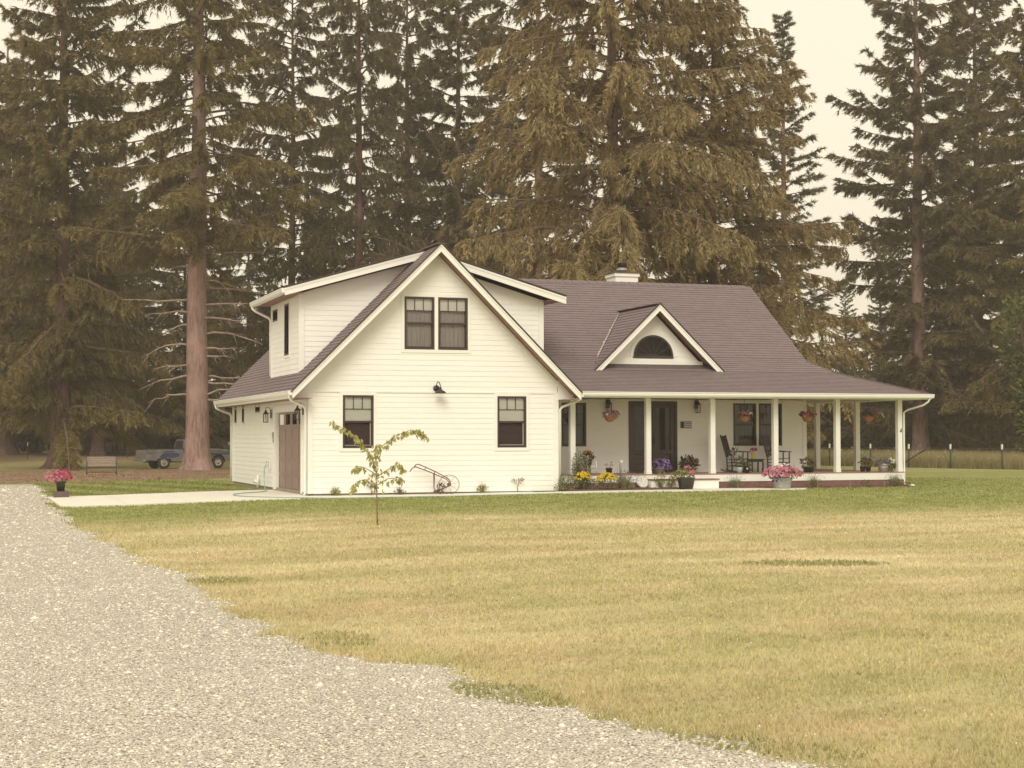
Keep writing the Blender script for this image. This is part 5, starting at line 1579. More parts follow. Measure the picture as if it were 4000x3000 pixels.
def truck():
    px, py = 1.40, 56.3
    t = empty('pickup_truck', (px, py, g1(2.5, 58) + 0.0), R(13))
    tag(t, 'old grey and blue patched pickup parked behind the big bare trunk', 'pickup truck')
    def side_poly():
        P = [(0.0, 0.52), (0.02, 1.10), (0.10, 1.14), (2.30, 1.16), (4.1, 1.16), (5.25, 1.10), (5.42, 1.02), (5.46, 0.62), (5.30, 0.50)]
        def arch(c, r, a0, a1):
            return [(c + r * math.cos(R(a)), 0.42 + r * math.sin(R(a))) for a in np.linspace(a0, a1, 11)]
        P += [(5.02, 0.46)] + arch(4.56, 0.44, 8, 172) + [(4.08, 0.44), (1.62, 0.44)] + arch(1.15, 0.44, 8, 172) + [(0.68, 0.50)]
        return P
    sp = side_poly()
    for y0, nm in ((-0.92, 'body_side'), (0.84, 'body_side')):
        MB().prism([(x, y0, z) for x, z in sp], (0, 0.08, 0)).build(nm, 'truck_paint', t)
    MB().hexa([(4.0, -0.84, 1.10), (5.24, -0.84, 1.04), (5.24, 0.84, 1.04), (4.0, 0.84, 1.10), (4.0, -0.84, 1.22), (5.2, -0.8, 1.14), (5.2, 0.8, 1.14), (4.0, 0.84, 1.22)]).build('hood', 'grey_primer', t)
    box('grille', 'black_metal', t, 5.36, 5.44, -0.84, 0.84, 0.62, 1.0)
    box('bed_floor', 'grey_primer', t, 0.06, 2.3, -0.84, 0.84, 0.62, 0.68)
    box('tailgate', 'grey_primer', t, 0.0, 0.07, -0.84, 0.84, 0.58, 1.10)
    box('bed_front', 'grey_primer', t, 2.26, 2.32, -0.84, 0.84, 0.68, 1.14)
    cab = MB().hexa([(2.34, -0.86, 1.14), (4.05, -0.86, 1.14), (4.05, 0.86, 1.14), (2.34, 0.86, 1.14), (2.48, -0.72, 1.76), (3.55, -0.72, 1.76), (3.55, 0.72, 1.76), (2.48, 0.72, 1.76)]).build('cab', 'truck_paint', t)
    for sy in (-1, 1):
        f = lambda x, z: (x, sy * (0.865 - (z - 1.14) * 0.226), z)
        MB().prism([f(2.60, 1.22), f(3.85, 1.22), f(3.50, 1.68), f(2.66, 1.68)], (0, sy * 0.01, 0)).build('side_window', 'window_glass', cab)
    MB().prism([(2.36, -0.62, 1.24), (2.36, 0.62, 1.24), (2.45, 0.6, 1.68), (2.45, -0.6, 1.68)], (-0.012, 0, 0)).build('rear_window', 'dark_frame', cab)
    for sy in (-1, 1):
        box('chrome_strip', 'chrome', t, 0.35, 5.2, sy * 0.925 - 0.008, sy * 0.925 + 0.008, 0.955, 0.985)
        box('tail_light', 'tail_red', t, 0.06, 0.34, sy * 0.925 - 0.012, sy * 0.925 + 0.012, 0.935, 0.975)
        for x in (1.15, 4.56):
            wv = MB().lathe([(0.20, -0.10), (0.33, -0.11), (0.365, -0.07), (0.365, 0.07), (0.33, 0.11), (0.20, 0.10)], 24)
            wv.v = [(x + a, sy * 0.80 + c, 0.365 + b) for a, b, c in wv.v]
            w = wv.build('tyre', 'tyre_rubber', t, True)
            rv = MB().lathe([(0.215, 0.08), (0.215, 0.118), (0.19, 0.122), (0.17, 0.106), (0.10, 0.104), (0.07, 0.125), (0.03, 0.13)], 20)
            rv.v = [(x + a, sy * 0.80 + sy * c, 0.365 + b) for a, b, c in rv.v]
            rv.build('rim', 'chrome', w, True)
    box('rear_bumper', 'galvanised', t, -0.16, -0.01, -0.92, 0.92, 0.44, 0.58)
    box('front_bumper', 'black_metal', t, 5.44, 5.56, -0.94, 0.94, 0.46, 0.62)
    MB().box(0.3, 5.2, -0.5, 0.5, 0.38, 0.46).build('chassis', 'black_metal', t)
truck()

t = empty('rowing_boat', (1.7, 100, g1(1.7, 100) + 0.10), R(-12))
tag(t, 'pale boat hull lying on the ground between far trunks', 'boat')
hb = MB()
nst = 9
for i in range(nst):
    u = i / (nst - 1)
    wd = 0.62 * math.sin(math.pi * (0.16 + 0.80 * u)) ** 0.6
    zt_ = 0.85 + 0.12 * abs(u - 0.4)
    for (yy, zz) in ((-wd, zt_), (-wd * 0.85, 0.40), (-wd * 0.3, 0.05), (wd * 0.3, 0.05), (wd * 0.85, 0.40), (wd, zt_)):
        hb.v.append((-1.7 + 3.4 * u, yy, zz))
for i in range(nst - 1):
    for k in range(5):
        a = i * 6 + k
        hb.f.append((a, a + 6, a + 7, a + 1))
hb.f.append((0, 1, 2, 3, 4, 5)); hb.f.append(tuple(range((nst - 1) * 6, nst * 6))[::-1])
hb.build('hull', 'hull_white', t, True)
MB().box(-0.4, -0.1, -0.5, 0.5, 0.6, 0.64).box(0.6, 0.9, -0.45, 0.45, 0.6, 0.64).build('thwart', 'weathered_board', t)

def fence(name, pts, label, h=1.15, wires=(0.25, 0.5, 0.75, 1.0), steel=True, whitetop=True):
    t = empty(name, (pts[0][0], pts[0][1], 0))
    tag(t, label, 'fence')
    b = Vector((pts[0][0], pts[0][1], 0))
    tops = []
    for (x, y) in pts:
        z = g1(x, y)
        p = Vector((x, y, z)) - b
        o = MB().box(p.x - 0.03, p.x + 0.03, p.y - 0.02, p.y + 0.02, p.z - 0.1, p.z + h - (0.2 if whitetop else 0)).box(p.x - 0.006, p.x + 0.006, p.y + 0.0201, p.y + 0.05, p.z - 0.1, p.z + h - 0.21).build('post', 'fence_steel' if steel else 'fence_timber', t)
        if whitetop:
            MB().box(p.x - 0.032, p.x + 0.032, p.y - 0.025, p.y + 0.052, p.z + h - 0.2, p.z + h + 0.04).build('post_tip', 'white_enamel', o)
        tops.append(p)
    for wz in wires:
        for i in range(len(tops) - 1):
            MB().tube([tops[i] + Vector((0, -0.03, wz)), tops[i + 1] + Vector((0, -0.03, wz))], 0.005, 4).build('wire_strand', 'wire', t)
    return t, b
fp = [(32.6, 45.5), (33.6, 41.5), (34.5, 37.6), (35.35, 34.2), (35.9, 31.0), (36.4, 28.2), (36.95, 25.4), (37.9, 22.6), (39.0, 19.6), (40.2, 16.4)]
ft, fb = fence('field_fence', fp, 'wire field fence on white-tipped steel posts beyond the porch')
MB().tube([Vector((35.6, 32.4, 1.02)) - fb, Vector((36.05, 30.0, 0.05)) - fb], 0.03, 6).build('brace', 'fence_rod', ft)
MB().tube([Vector((36.65, 27.0, 0.95)) - fb, Vector((36.2, 29.0, 0.02)) - fb], 0.032, 6).build('brace', 'fence_steel', ft)
fence('far_fence', [(-4, 86), (3.5, 87), (9.5, 88), (11.3, 86), (12.9, 84), (16, 82)], 'distant wire fence behind the pickup truck', h=1.25)

def far_house():
    t = empty('far_house', (86, 112, 0.1), R(-20))
    tag(t, 'white neighbouring house glimpsed through the trees behind the porch', 'house')
    MB().prism([(-5, -3.5, -0.3), (5, -3.5, -0.3), (5, -3.5, 3.2), (-5, -3.5, 3.2)], (0, 7, 0)).build('wall', 'far_white', t)
    MB().prism([(-5.4, -3.9, 3.15), (-5.4, 3.9, 3.15), (-5.4, 0, 5.2)], (10.8, 0, 0)).build('roof', 'roof_felt', t)
    for x in (-3.4, -0.5, 2.6):
        w = MB().box(x - 0.5, x + 0.5, -3.53, -3.501, 1.0, 2.2).build('window', 'dark_frame', t)
        box('pane', 'window_glass', w, x - 0.42, x + 0.42, -3.545, -3.535, 1.08, 2.12)
far_house()

# ================================================================== trees
def trunk_mesh(seed, H, r0, flare=1.6, m='bark_rose', lean=0.0):
    r = np.random.default_rng(seed)
    n, k = 22, 34
    zs = np.concatenate([[-0.3, 0, 0.12, 0.3, 0.55, 0.9, 1.4], np.linspace(2.2, H, k - 7)])
    ph = r.uniform(0, 6.28, 5)
    v, f = [], []
    for i, z in enumerate(zs):
        base = r0 * (1 - 0.93 * max(0, z) / H)
        fl = 1 + (flare - 1) * math.exp(-max(z, 0) / 0.55)
        for j in range(n):
            a = 2 * math.pi * j / n
            lobe = 1 + (0.10 * math.sin(5 * a + ph[0]) + 0.07 * math.sin(3 * a + ph[1])) * math.exp(-max(z, 0) / 1.0) + 0.025 * math.sin(7 * a + z * 0.7 + ph[2]) + 0.03 * r.normal()
            rr = base * fl * lobe
            v.append((rr * math.cos(a) + lean * z + 0.05 * math.sin(z * 0.3 + ph[3]), rr * math.sin(a), z))
    for i in range(len(zs) - 1):
        for j in range(n):
            a, b = i * n + j, i * n + (j + 1) % n
            f.append((a, b, b + n, a + n))
    me = bpy.data.meshes.new('trunk')
    me.from_pydata(v, [], f)
    me.materials.append(MATS[m])
    me.polygons.foreach_set('use_smooth', [True] * len(me.polygons))
    return me

def conifer(seed, H, zb, Rm, nb, m, up=0.05, droop=0.35, tip=0.12, hang=0.5, dens=7.0, k=26, ll=0.26, lw=0.035, pw=0.75, low=1.0, bare=0.15):
    """returns (crown mesh, limb mesh): whorled limbs carrying side sprays of needle-twig faces"""
    r = np.random.default_rng(seed)
    PB, DV, RN, LE = [], [], [], []
    limbs = MB()
    for i in range(nb):
        t = (i + r.uniform(0, 1)) / nb
        h = zb + (H - zb) * t ** 0.95
        prof = (1 - t) ** pw * (low + (1 - low) * min(1, t / 0.18))
        L = Rm * prof * r.uniform(0.42, 1.18) + 0.35
        az = i * 2.39996 + r.uniform(-0.5, 0.5)
        o = np.array([math.cos(az), math.sin(az), 0])
        q = np.array([-math.sin(az), math.cos(az), 0])
        u = up + r.normal() * 0.17 + 0.35 * t
        dr_ = droop * r.uniform(0.6, 1.3) * (1 - 0.5 * t)
        bend = r.normal() * 0.08
        pos = lambda s: np.outer(L * s, o) + np.outer(L * bend * s * s, q) + np.stack([0 * s, 0 * s, h + L * (u * s - dr_ * s ** 2 + tip * s ** 4)], -1)
        ss = np.linspace(0, 0.96, 5)
        limbs.tube([tuple(p) for p in pos(ss)], [0.018 + 0.011 * L * (1 - x) for x in ss], 4, False)
        n = max(7, int(dens * L))
        s = bare + (1 - bare) * r.random(n) ** 0.8
        side = r.choice([-1, 1], n)
        B = pos(s)
        ds = 0.02
        T = nrm(pos(np.minimum(s + ds, 1.02)) - pos(s - ds))
        fwd = r.uniform(0.45, 1.0, n)[:, None]
        D = nrm(T * fwd + q[None] * (side * r.uniform(0.3, 1.0, n))[:, None] + np.array([0, 0, -1]) * (hang * r.uniform(0.1, 1.1, n))[:, None])
        ln = (0.22 + 0.17 * L * (1.05 - 0.75 * s)) * r.uniform(0.6, 1.2, n)
        qq = r.random((n, k))
        P = B[:, None] + D[:, None] * (ln[:, None] * qq)[..., None]
        P[..., 2] -= hang * 0.55 * ln[:, None] * qq ** 2
        P += r.normal(size=P.shape) * 0.035
        d2 = nrm(D[:, None] * 0.8 + r.normal(size=P.shape) * 0.42 + np.array([0, 0, -0.35 * hang]))
        PB.append(P.reshape(-1, 3))
        DV.append(d2.reshape(-1, 3))
        rn = np.clip(0.32 * (r.random(n) + 0.3)[:, None] + 0.45 * qq + 0.25 * r.random((n, k)), 0, 1)  # highlight put into the colour: sprays get lighter towards their tips
        RN.append(rn.ravel())
    P, D, RNv = np.concatenate(PB), np.concatenate(DV), np.concatenate(RN)
    W = nrm(np.cross(D, r.normal(size=D.shape)))
    le = ll * r.uniform(0.55, 1.25, len(P))[:, None]
    w = lw * r.uniform(0.6, 1.3, len(P))[:, None]
    V = np.stack([P - W * w, P + W * w, P + D * le], 1)
    return tri_mesh('crown', V.reshape(-1, 3), m, RNv), limbs.mesh('limbs', 'limb_wood')

VAR = {}
VAR['broad'] = conifer(101, 36, 2.8, 8.2, 200, 'needles_olive', up=0.10, droop=0.42, tip=0.15, hang=0.75, dens=8.1, k=35, ll=0.36, lw=0.042, pw=0.42, bare=0.06)
VAR['tall'] = conifer(102, 40, 12.5, 6.6, 170, 'needles_olive', up=0.02, droop=0.38, tip=0.14, hang=0.85, dens=7.7, k=32, ll=0.36, lw=0.038, pw=0.40)
VAR['sparse'] = conifer(103, 36, 7.0, 6.2, 165, 'needles_dark', up=0.06, droop=0.28, tip=0.06, hang=0.85, dens=7.3, k=32, ll=0.34, lw=0.038, pw=0.36)
VAR['weeping'] = conifer(104, 34, 3.0, 8.6, 215, 'needles_brown', up=0.16, droop=0.60, tip=0.12, hang=1.15, dens=7.0, k=36, ll=0.32, lw=0.035, pw=0.55, bare=0.08)
VAR['spire'] = conifer(105, 33, 2.0, 5.8, 165, 'needles_grey', up=0.22, droop=0.22, tip=0.10, hang=0.35, dens=6.2, k=32, ll=0.32, lw=0.037, pw=0.85, bare=0.08)
VAR['open'] = conifer(106, 38, 2.0, 7.4, 175, 'needles_dark', up=0.10, droop=0.30, tip=0.16, hang=0.65, dens=7.8, k=35, ll=0.36, lw=0.042, pw=0.48, bare=0.06)
TRUNKS = {}
def trunk(r0, H, m, seed, flare=1.6):
    key = (r0, H, m)
    if key not in TRUNKS:
        TRUNKS[key] = trunk_mesh(seed, H, r0, flare, m)
    return TRUNKS[key]

GROUND_OF = lambda x, y: g1(x, y) - 0.03
def tree(name, kind, px, depth, r0, label, group, scale=1.0, rot=0.0, H=36, m='bark_dark', flare=1.5, sx=1.0, name_cat='tree', lift=0.0):
    a = (px - 2000) / 6273.0
    x = CAM.x + depth * (math.sin(YAW) + a * math.cos(YAW))
    y = CAM.y + depth * (math.cos(YAW) - a * math.sin(YAW))
    t = empty(name, (x, y, GROUND_OF(x, y)), rot)
    tag(t, label, 'tree', group)
    tk = link('trunk', trunk(r0, H, m, int(px) % 97 + 1, flare), t)
    if group == 'conifers of the wood behind': tk.scale = (1, 1, scale * 1.15)
    cr, lb = VAR[kind]
    for nm, me in (('limbs', lb), ('crown', cr)):
        o = link(nm, me, t)
        o.scale = (scale * sx, scale * sx, scale)
        o.location = (0, 0, lift)
    return t

# the named trees of the photograph, left to right
tree('spruce_tree', 'broad', 20, 138, 0.78, 'far left spruce with pale trunk at the picture edge', 'big spruces at the left', 0.95, 0.4, m='bark_rose')
tree('spruce_tree', 'broad', 240, 97, 0.60, 'dark flared spruce trunk left of the garden bench', 'big spruces at the left', 0.97, 1.9, flare=2.1, m='bark_dark', sx=0.88)
tree('spruce_tree', 'sparse', 300, 146, 0.68, 'sunlit trunk just behind the dark flared spruce', 'big spruces at the left', 0.62, 0.2, m='bark_rose', flare=1.6, H=22)
tree('spruce_tree', 'broad', 385, 132, 0.58, 'reddish trunk directly behind the garden bench', 'big spruces at the left', 0.66, 3.0, m='bark_dark', H=24)
big = tree('tall_fir', 'tall', 770, 93, 0.70, 'huge bare-trunked fir in front of the pickup truck', None, 1.0, 0.5, H=42, m='bark_rose', flare=1.55)
tree('fir_tree', 'sparse', 1140, 112, 0.36, 'slim fir behind the garage roof left end', 'firs behind the house', 1.0, 2.2, sx=0.85)
tree('fir_tree', 'sparse', 1400, 106, 0.46, 'dark bare trunk rising left of the gable peak', 'firs behind the house', 1.08, 4.0, lift=3.5, sx=0.64)
tree('fir_tree', 'sparse', 1590, 119, 0.50, 'trunk with sky behind it just above the gable peak', 'firs behind the house', 1.1, 1.0, lift=2.5, sx=0.66)
tree('fir_tree', 'open', 1790, 112, 0.45, 'dense fir between gable peak and main ridge', 'firs behind the house', 0.95, 5.0, sx=0.95)
tree('fir_tree', 'sparse', 2105, 98, 0.42, 'reddish trunk above the left end of the main ridge', 'firs behind the house', 1.0, 3.3, m='bark_rose', lift=1.5, sx=0.9)
tree('weeping_spruce', 'weeping', 2395, 74, 0.42, 'broad brownish weeping spruce above the chimney', 'weeping spruces behind the roof', 1.0, 0.8, H=34)
tree('weeping_spruce', 'weeping', 2790, 78, 0.36, 'shorter brownish weeping spruce above the right half of the roof', 'weeping spruces behind the roof', 0.70, 2.6, H=24, sx=1.25)
tree('pointed_spruce', 'spire', 3068, 104, 0.38, 'pointed grey green spruce whose tip reaches the top of the picture', None, 0.88, 1.3, H=29, m='bark_rose')
tree('tall_spruce', 'open', 3592, 108, 0.55, 'tall layered spruce behind the right porch corner', None, 1.0, 0.3, H=38, m='bark_rose')
tree('tall_spruce', 'open', 3825, 122, 0.52, 'second tall spruce just right of the layered one', None, 1.0, 2.9, H=38, m='bark_dark')
tree('edge_spruce', 'broad', 4060, 104, 0.5, 'spruce cut by the right edge of the picture', None, 0.8, 1.0)
tree('wood_conifer', 'broad', -420, 112, 0.6, 'conifer in the wood behind the nearer trees', 'conifers of the wood behind', 0.9, 2.2)
tree('wood_conifer', 'open', -900, 124, 0.6, 'conifer in the wood behind the nearer trees', 'conifers of the wood behind', 0.9, 4.2)
# the wood behind: many conifers nothing tells apart
rb = random.Random(9)
for i in range(52):
    px = -1450 + i * 135 + rb.uniform(-40, 40)
    dp = rb.uniform(135, 185)
    if 2950 < px < 3450: kind, sc = 'spire', rb.uniform(0.42, 0.60)
    elif px > 3450: kind, sc = rb.choice(['open', 'spire']), rb.uniform(0.45, 0.62)
    else: kind, sc = rb.choice(['open', 'sparse', 'broad', 'spire']), rb.uniform(0.48, 0.76)
    tree('wood_conifer', kind, px, dp, 0.35, 'conifer in the wood behind the nearer trees', 'conifers of the wood behind', sc, rb.uniform(0, 6.2), H=26)

# low understory bushes
def big_bush(px, depth, rad, hgt, m, label, seed, group):
    r = np.random.default_rng(seed)
    a = (px - 2000) / 6273.0
    x = CAM.x + depth * (math.sin(YAW) + a * math.cos(YAW))
    y = CAM.y + depth * (math.cos(YAW) - a * math.sin(YAW))
    t = empty('understory_bush', (x, y, GROUND_OF(x, y)))
    tag(t, label, 'bush', group)
    st = MB()
    for k in range(6):
        an = r.uniform(0, 6.28)
        st.tube([(0, 0, -0.1), (rad * 0.3 * math.cos(an), rad * 0.3 * math.sin(an), hgt * 0.5), (rad * 0.6 * math.cos(an), rad * 0.6 * math.sin(an), hgt * 0.8)], 0.04, 5)
    st.build('stems', 'limb_wood', t)
    V, rn = [], []
    for k in range(9):
        an, q = r.uniform(0, 6.28), r.uniform(0, 0.6)
        a_, b_ = cloud(r, 1300, (rad * q * math.cos(an), rad * q * math.sin(an), hgt * (0.14 + 0.6 * k / 8.0)), (rad * 0.55, rad * 0.55, hgt * 0.24), 0.30)
        V.append(a_); rn.append(b_)
    link('foliage', tri_mesh('foliage', np.concatenate(V), m, np.concatenate(rn), 4), t)
    return t
b0 = big_bush(110, 168, 6, 6.5, 'leaf_dark', 'dark understory bush in the wood', 1, 'understory bushes of the wood')
for i, (px, dp) in enumerate([(430, 172), (560, 160), (680, 175), (860, 158), (1000, 170), (1300, 165), (1700, 168), (2050, 170), (2500, 165), (2900, 160), (3150, 150), (3330, 156), (3480, 165), (3680, 150), (3850, 160), (3990, 148), (-60, 165), (250, 175), (3080, 135), (3240, 128), (3420, 132), (3560, 140), (3760, 136), (3920, 138), (4080, 150), (520, 150), (760, 150), (930, 148)]):
    c = copy_tree(b0)
    a = (px - 2000) / 6273.0
    x = CAM.x + dp * (math.sin(YAW) + a * math.cos(YAW)); y = CAM.y + dp * (math.cos(YAW) - a * math.sin(YAW))
    c.location = (x, y, GROUND_OF(x, y)); c.rotation_euler = (0, 0, i * 1.1)
    s = rb.uniform(0.8, 1.25); c.scale = (s, s, s * rb.uniform(0.8, 1.2))
    c['label'] = 'dark understory bush in the wood'
for i in range(34):
    px, dp = -1100 + i * 185 + rb.uniform(-40, 40), rb.uniform(188, 200)
    c = copy_tree(b0)
    a = (px - 2000) / 6273.0
    x = CAM.x + dp * (math.sin(YAW) + a * math.cos(YAW)); y = CAM.y + dp * (math.cos(YAW) - a * math.sin(YAW))
    c.location = (x, y, GROUND_OF(x, y)); c.rotation_euler = (0, 0, i * 0.7)
    s = rb.uniform(0.95, 1.2); c.scale = (s, s, s * rb.uniform(0.8, 1.1))
tb = big_bush(4050, 92, 1.9, 10.0, 'leaf_green', 'light green broadleaf sapling at the right picture edge', 4, None)

# dead limbs on the huge fir
def dead_limbs():
    r = np.random.default_rng(31)
    spec = [(9.3, -1, 5.2, -0.12, 0.3), (9.0, 1, 4.6, 0.02, 0.0), (8.2, 1, 5.0, 0.0, -0.15), (7.9, -1, 2.2, -0.05, -0.5), (7.3, 1, 4.8, 0.12, -0.5), (6.6, -1, 3.6, 0.25, -0.9), (6.4, 1, 3.2, 0.02, 0.05), (6.0, 1, 2.4, -0.02, 0.1),
            (4.9, -1, 4.5, -0.05, -0.25), (4.8, 1, 4.2, 0.03, 0.0), (4.5, 1, 4.5, -0.02, -0.05), (3.75, -1, 3.0, 0.15, -0.55), (3.7, 1, 3.6, 0.5, -0.9), (3.5, 1, 3.9, -0.02, -0.05), (10.4, 1, 2.6, 0.1, -0.6), (11.2, -1, 2.0, 0.3, -0.8), (12.0, 1, 4.4, 0.1, 0.0), (12.6, -1, 3.8, 0.1, -0.1), (10.0, 1, 5.4, 0.03, 0.0), (13.3, 1, 3.0, 0.5, -0.2), (8.6, -1, 3.2, 0.02, -0.05), (5.5, -1, 2.6, 0.05, -0.2)]
    for (h, sd, L, u, q) in spec:
        zz = h + 0.6
        L *= 0.78
        q -= 0.12
        ang = YAW * -1 + r.uniform(-0.5, 0.5)
        dv = np.array([math.cos(ang) * sd, math.sin(ang) * sd])
        pts = []
        w = r.normal() * 0.2
        for s in np.linspace(0, 1, 7):
            e = 0.35 + L * s
            pts.append((dv[0] * e - dv[1] * w * L * s * s + r.normal() * 0.03, dv[1] * e + dv[0] * w * L * s * s, zz + L * (u * s + q * s * s * 0.5) + r.normal() * 0.03))
        mb = MB().tube(pts, [0.075 * (1 - 0.8 * i / 6) for i in range(7)], 6)
        for k in range(8):
            i = r.integers(2, 6)
            p = Vector(pts[i])
            dd = Vector((dv[0] * r.uniform(0.2, 0.8), dv[1] * 0.5 + r.normal() * 0.3, r.uniform(-0.9, 0.1))) * r.uniform(0.4, 1.1)
            mb.tube([p, p + dd * 0.5 + Vector((0, 0, 0.05)), p + dd], [0.022, 0.015, 0.006], 5)
        o = mb.build('dead_branch', 'dead_wood', big, True)
        o.rotation_euler = (0, 0, -0.5)
dead_limbs()

# ================================================================== stuff: grass, stones, litter
def lawn_blades():
    r = np.random.default_rng(7)
    n = 500000
    d = 7.0 * (60.0 / 7.0) ** (r.random(n) ** 0.9)
    a = np.where(r.random(n) < 0.80, r.uniform(-0.38, 0.38, n), r.choice([-1, 1], n) * r.uniform(0.38, 0.70, n))
    x = CAM.x + d * (math.sin(YAW) + a * math.cos(YAW))
    y = CAM.y + d * (math.cos(YAW) - a * math.sin(YAW))
    ok = (x > edge_x(y) - 0.03 + 0.05 * r.normal(size=n)) & (y > -40)
    ok &= ~((x > -6.42) & (x < 0.02) & (y > -1.44) & (y < 5.4))
    ok &= ~((x > -0.05) & (x < 12.5) & (y > -1.36))
    ok &= ~((x > 12.3) & (x < 14.55) & (y > -1.32 + (x - 12.4) * 0.08))
    ok &= ~((x > 12.2) & (x < 18.7) & (y > 0.10) & (y < 12))
    ok &= ~((x > -0.1) & (x < 18.5) & (y > 0.0))
    x, y, d = x[ok], y[ok], d[ok]
    n = len(x)
    z = gz(x, y)
    clump = 0.5 + 0.5 * np.sin(x * 2.1 + np.sin(y * 1.7) * 2) * np.sin(y * 1.3 + np.sin(x * 0.9) * 2)
    near_edge = np.exp(-np.abs(x - edge_x(y)) / 0.12)
    h = (0.014 + 0.018 * r.random(n) + 0.010 * clump + 0.04 * near_edge * r.random(n)) * (1 + 0.012 * d)
    w = (0.0018 + 0.00036 * d) * r.uniform(0.7, 1.4, n)
    az = r.uniform(0, 6.28, n)
    lean = r.uniform(0.2, 1.0, n)
    B = np.stack([x, y, z - 0.004], -1)
    wv = np.stack([np.cos(az), np.sin(az), 0 * az], -1) * w[:, None]
    az2 = az + 1.57 + r.normal(size=n) * 0.4
    tip = np.stack([np.cos(az2) * lean, np.sin(az2) * lean, np.ones(n)], -1) * h[:, None]
    V = np.stack([B - wv, B + wv, B + tip], 1)
    tag(link('lawn_grass', tri_mesh('lawn_grass', V.reshape(-1, 3), 'lawn_blades', r.random(n))), 'short mown grass, dry straw in front and green by the house', 'grass', kind='stuff')
lawn_blades()

def gravel_stones():
    r = np.random.default_rng(8)
    n = 230000
    d = 6.5 * (56.0 / 6.5) ** (r.random(n) ** 1.25)
    a = r.uniform(-0.42, 0.42, n)
    x = CAM.x + d * (math.sin(YAW) + a * math.cos(YAW))
    y = CAM.y + d * (math.cos(YAW) - a * math.sin(YAW))
    ok = x < edge_x(y) + 0.05 + np.abs(r.normal(size=n)) * 0.06
    x, y, d = x[ok], y[ok], d[ok]
    n = min(len(x), 125000)
    x, y, d = x[:n], y[:n], d[:n]
    z = gz(x, y) + 0.006
    s = (0.0026 + 0.00030 * d) * (0.6 + r.gamma(2.0, 0.35, n))
    base = np.array([(1, 0, 0), (0, 1, 0), (-1, 0, 0), (0, -1, 0), (0, 0, 1.0)], float)
    J = base[None] * (1 + 0.3 * r.normal(size=(n, 5, 1))) + 0.18 * r.normal(size=(n, 5, 3))
    J[..., 2] *= 0.55
    J[:, :4, 2] = -0.05 + 0.12 * r.random((n, 4))
    an = r.uniform(0, 6.28, n)
    c, s_ = np.cos(an)[:, None], np.sin(an)[:, None]
    X = J[..., 0] * c - J[..., 1] * s_
    Y = J[..., 0] * s_ + J[..., 1] * c
    P = np.stack([X, Y, J[..., 2]], -1) * s[:, None, None] + np.stack([x, y, z], -1)[:, None]
    tri = np.array([(0, 1, 4), (1, 2, 4), (2, 3, 4), (3, 0, 4)])
    V = P[:, tri].reshape(-1, 3)
    rn = np.repeat(r.random(n), 4)
    tag(link('gravel_stones', tri_mesh('gravel_stones', V, 'gravel_stone', rn)), 'loose pale gravel stones on the curving drive', 'gravel', kind='stuff')
gravel_stones()

def meadow():
    r = np.random.default_rng(12)
    n = 90000
    u = r.random(n)
    seg = np.array(fp)
    t_ = u * (len(seg) - 1)
    i = np.minimum(t_.astype(int), len(seg) - 2)
    P = seg[i] + (seg[i + 1] - seg[i]) * (t_ - i)[:, None]
    off = 0.3 + 38 * r.random(n) ** 1.8
    x = P[:, 0] + off * 0.55 + r.normal(size=n) * 0.15
    y = P[:, 1] + off * 0.83
    z = gz(x, y)
    h = r.uniform(0.35, 0.85, n)
    w = r.uniform(0.008, 0.02, n)
    az = r.uniform(0, 6.28, n)
    B = np.stack([x, y, z - 0.02], -1)
    wv = np.stack([np.cos(az), np.sin(az), 0 * az], -1) * w[:, None]
    tip = np.stack([r.normal(size=n) * 0.22, r.normal(size=n) * 0.22, np.ones(n)], -1) * h[:, None]
    V = np.stack([B - wv, B + wv, B + tip], 1)
    tag(link('meadow_grass', tri_mesh('meadow_grass', V.reshape(-1, 3), 'straw_blades', r.random(n))), 'tall unmown straw coloured grass beyond the field fence', 'grass', kind='stuff')
    m = 260
    k = r.integers(0, n, m)
    c = V[k, 2]
    s = r.uniform(0.02, 0.05, m)[:, None]
    Q = np.stack([c + s * np.array([-1, 0, 0]), c + s * np.array([0, 0, -0.6]), c + s * np.array([1, 0, 0]), c + s * np.array([0, 0, 0.6])], 1)
    tag(link('meadow_flowers', tri_mesh('meadow_flowers', Q.reshape(-1, 3), 'petal_white', r.random(m), 4)), 'white wild flowers scattered in the tall grass', 'wild flowers', kind='stuff')
meadow()

def litter():
    r = np.random.default_rng(14)
    n = 60000
    x = r.uniform(-14, 16, n)
    y = 20 + 34 * r.random(n) ** 1.3
    x0 = np.array([3.9, 46.0]); 
    ok = (r.random(n) < 0.9)
    x, y = x[ok], y[ok]
    n = len(x)
    z = gz(x, y)
    h = r.uniform(0.004, 0.022, n) * (1 + 1.6 * (np.sin(x * 0.8 + np.sin(y * 0.5)) * np.sin(y * 0.6 + np.sin(x * 0.4)) > 0.35))
    az = r.uniform(0, 6.28, n)
    L = r.uniform(0.05, 0.22, n)
    B = np.stack([x, y, z], -1)
    dv = np.stack([np.cos(az) * L, np.sin(az) * L, h], -1)
    wv = np.stack([-np.sin(az), np.cos(az), 0 * az], -1) * 0.02
    V = np.stack([B - wv, B + wv, B + dv], 1)
    tag(link('needle_litter', tri_mesh('needle_litter', V.reshape(-1, 3), 'needle_litter', r.random(n))), 'reddish fallen needles and twigs under the big trees', 'needle litter', kind='stuff')
litter()

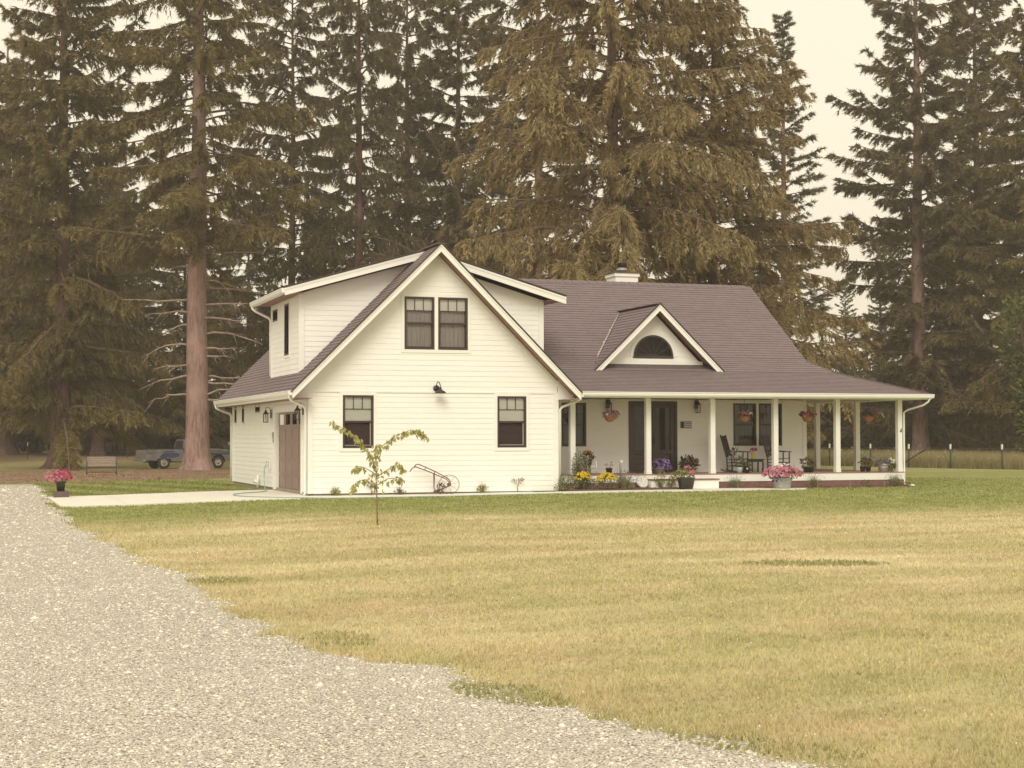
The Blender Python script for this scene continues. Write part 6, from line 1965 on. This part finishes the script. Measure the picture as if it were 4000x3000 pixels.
def weed_patch(name, x, y, rx, ry, n, h, m, label, seed, rz=0.0):
    r = np.random.default_rng(seed)
    q = np.sqrt(r.random(n)); a = r.uniform(0, 6.28, n)
    u, w_ = rx * q * np.cos(a), ry * q * np.sin(a)
    X = x + u * math.cos(rz) - w_ * math.sin(rz); Y = y + u * math.sin(rz) + w_ * math.cos(rz)
    Z = gz(X, Y)
    B = np.stack([X, Y, Z], -1)
    d = nrm(np.stack([r.normal(size=n), r.normal(size=n), 0.4 + r.random(n)], -1))
    le = (h * r.uniform(0.5, 1.2, n))[:, None]
    w = nrm(np.cross(d, r.normal(size=(n, 3)))) * le * 0.22
    V = np.stack([B, B + d * le * 0.55 + w, B + d * le, B + d * le * 0.55 - w], 1)
    tag(link(name, tri_mesh(name, V.reshape(-1, 3), m, r.random(n), 4)), label, 'weeds', kind='stuff')
weed_patch('weed_strip', 1.32, -24.3, 0.95, 0.35, 1000, 0.06, 'weed_leaf', 'dark green strip of weeds in the dry lawn at the right', 71, -YAW)
weed_patch('edge_weeds', -5.65, -28.7, 0.30, 0.5, 420, 0.045, 'weed_leaf', 'low weeds where grass meets the gravel at mid distance', 72)
weed_patch('edge_weeds', -5.25, -31.9, 0.25, 0.6, 650, 0.045, 'weed_leaf', 'broad weeds along the near gravel edge', 73, 0.3)
weed_patch('edge_weeds', -4.55, -34.1, 0.2, 0.6, 480, 0.04, 'weed_leaf', 'weeds at the gravel edge nearest the camera', 74, 0.6)
weed_patch('edge_weeds', -5.75, -22.8, 0.4, 0.35, 330, 0.05, 'weed_leaf', 'small weed patch beside the drive before the house', 75)

def clover():
    r = np.random.default_rng(15)
    n = 420
    d = 8.0 * (30.0 / 8.0) ** r.random(n)
    a = r.uniform(-0.38, 0.38, n)
    x = CAM.x + d * (math.sin(YAW) + a * math.cos(YAW))
    y = CAM.y + d * (math.cos(YAW) - a * math.sin(YAW))
    ok = (x > edge_x(y) + 0.1) & (y < -2.5)
    x, y, d = x[ok], y[ok], d[ok]
    n = len(x)
    c = np.stack([x, y, gz(x, y) + 0.05], -1)
    s = (0.004 + 0.00035 * d)[:, None] * r.uniform(0.6, 1.2, n)[:, None]
    Q = np.stack([c + s * np.array([-1, -0.3, 0]), c + s * np.array([0, -0.3, -0.8]), c + s * np.array([1, 0.3, 0]), c + s * np.array([0, 0.3, 0.9])], 1)
    tag(link('clover_blossoms', tri_mesh('clover_blossoms', Q.reshape(-1, 3), 'petal_white', r.random(n), 4)), 'tiny white clover heads scattered over the lawn', 'clover', kind='stuff')
clover()

def added_haze():  # added scattering volume that lifts the blacks like a lens veil
    m, t, out = nt_new('added_haze')
    v = N(t, 'ShaderNodeVolumePrincipled')
    v.inputs['Color'].default_value = (0.95, 0.88, 0.80, 1)
    v.inputs['Density'].default_value = 0.0009
    v.inputs['Anisotropy'].default_value = 0.2
    t.links.new(v.outputs[0], out.inputs['Volume'])
    o = box('added_haze', 'added_haze', None, -420, 420, -120, 420, -2.0, 50.0)
    tag(o, 'added pale air volume that lifts the dark tones', 'added_haze', kind='stuff')
added_haze()
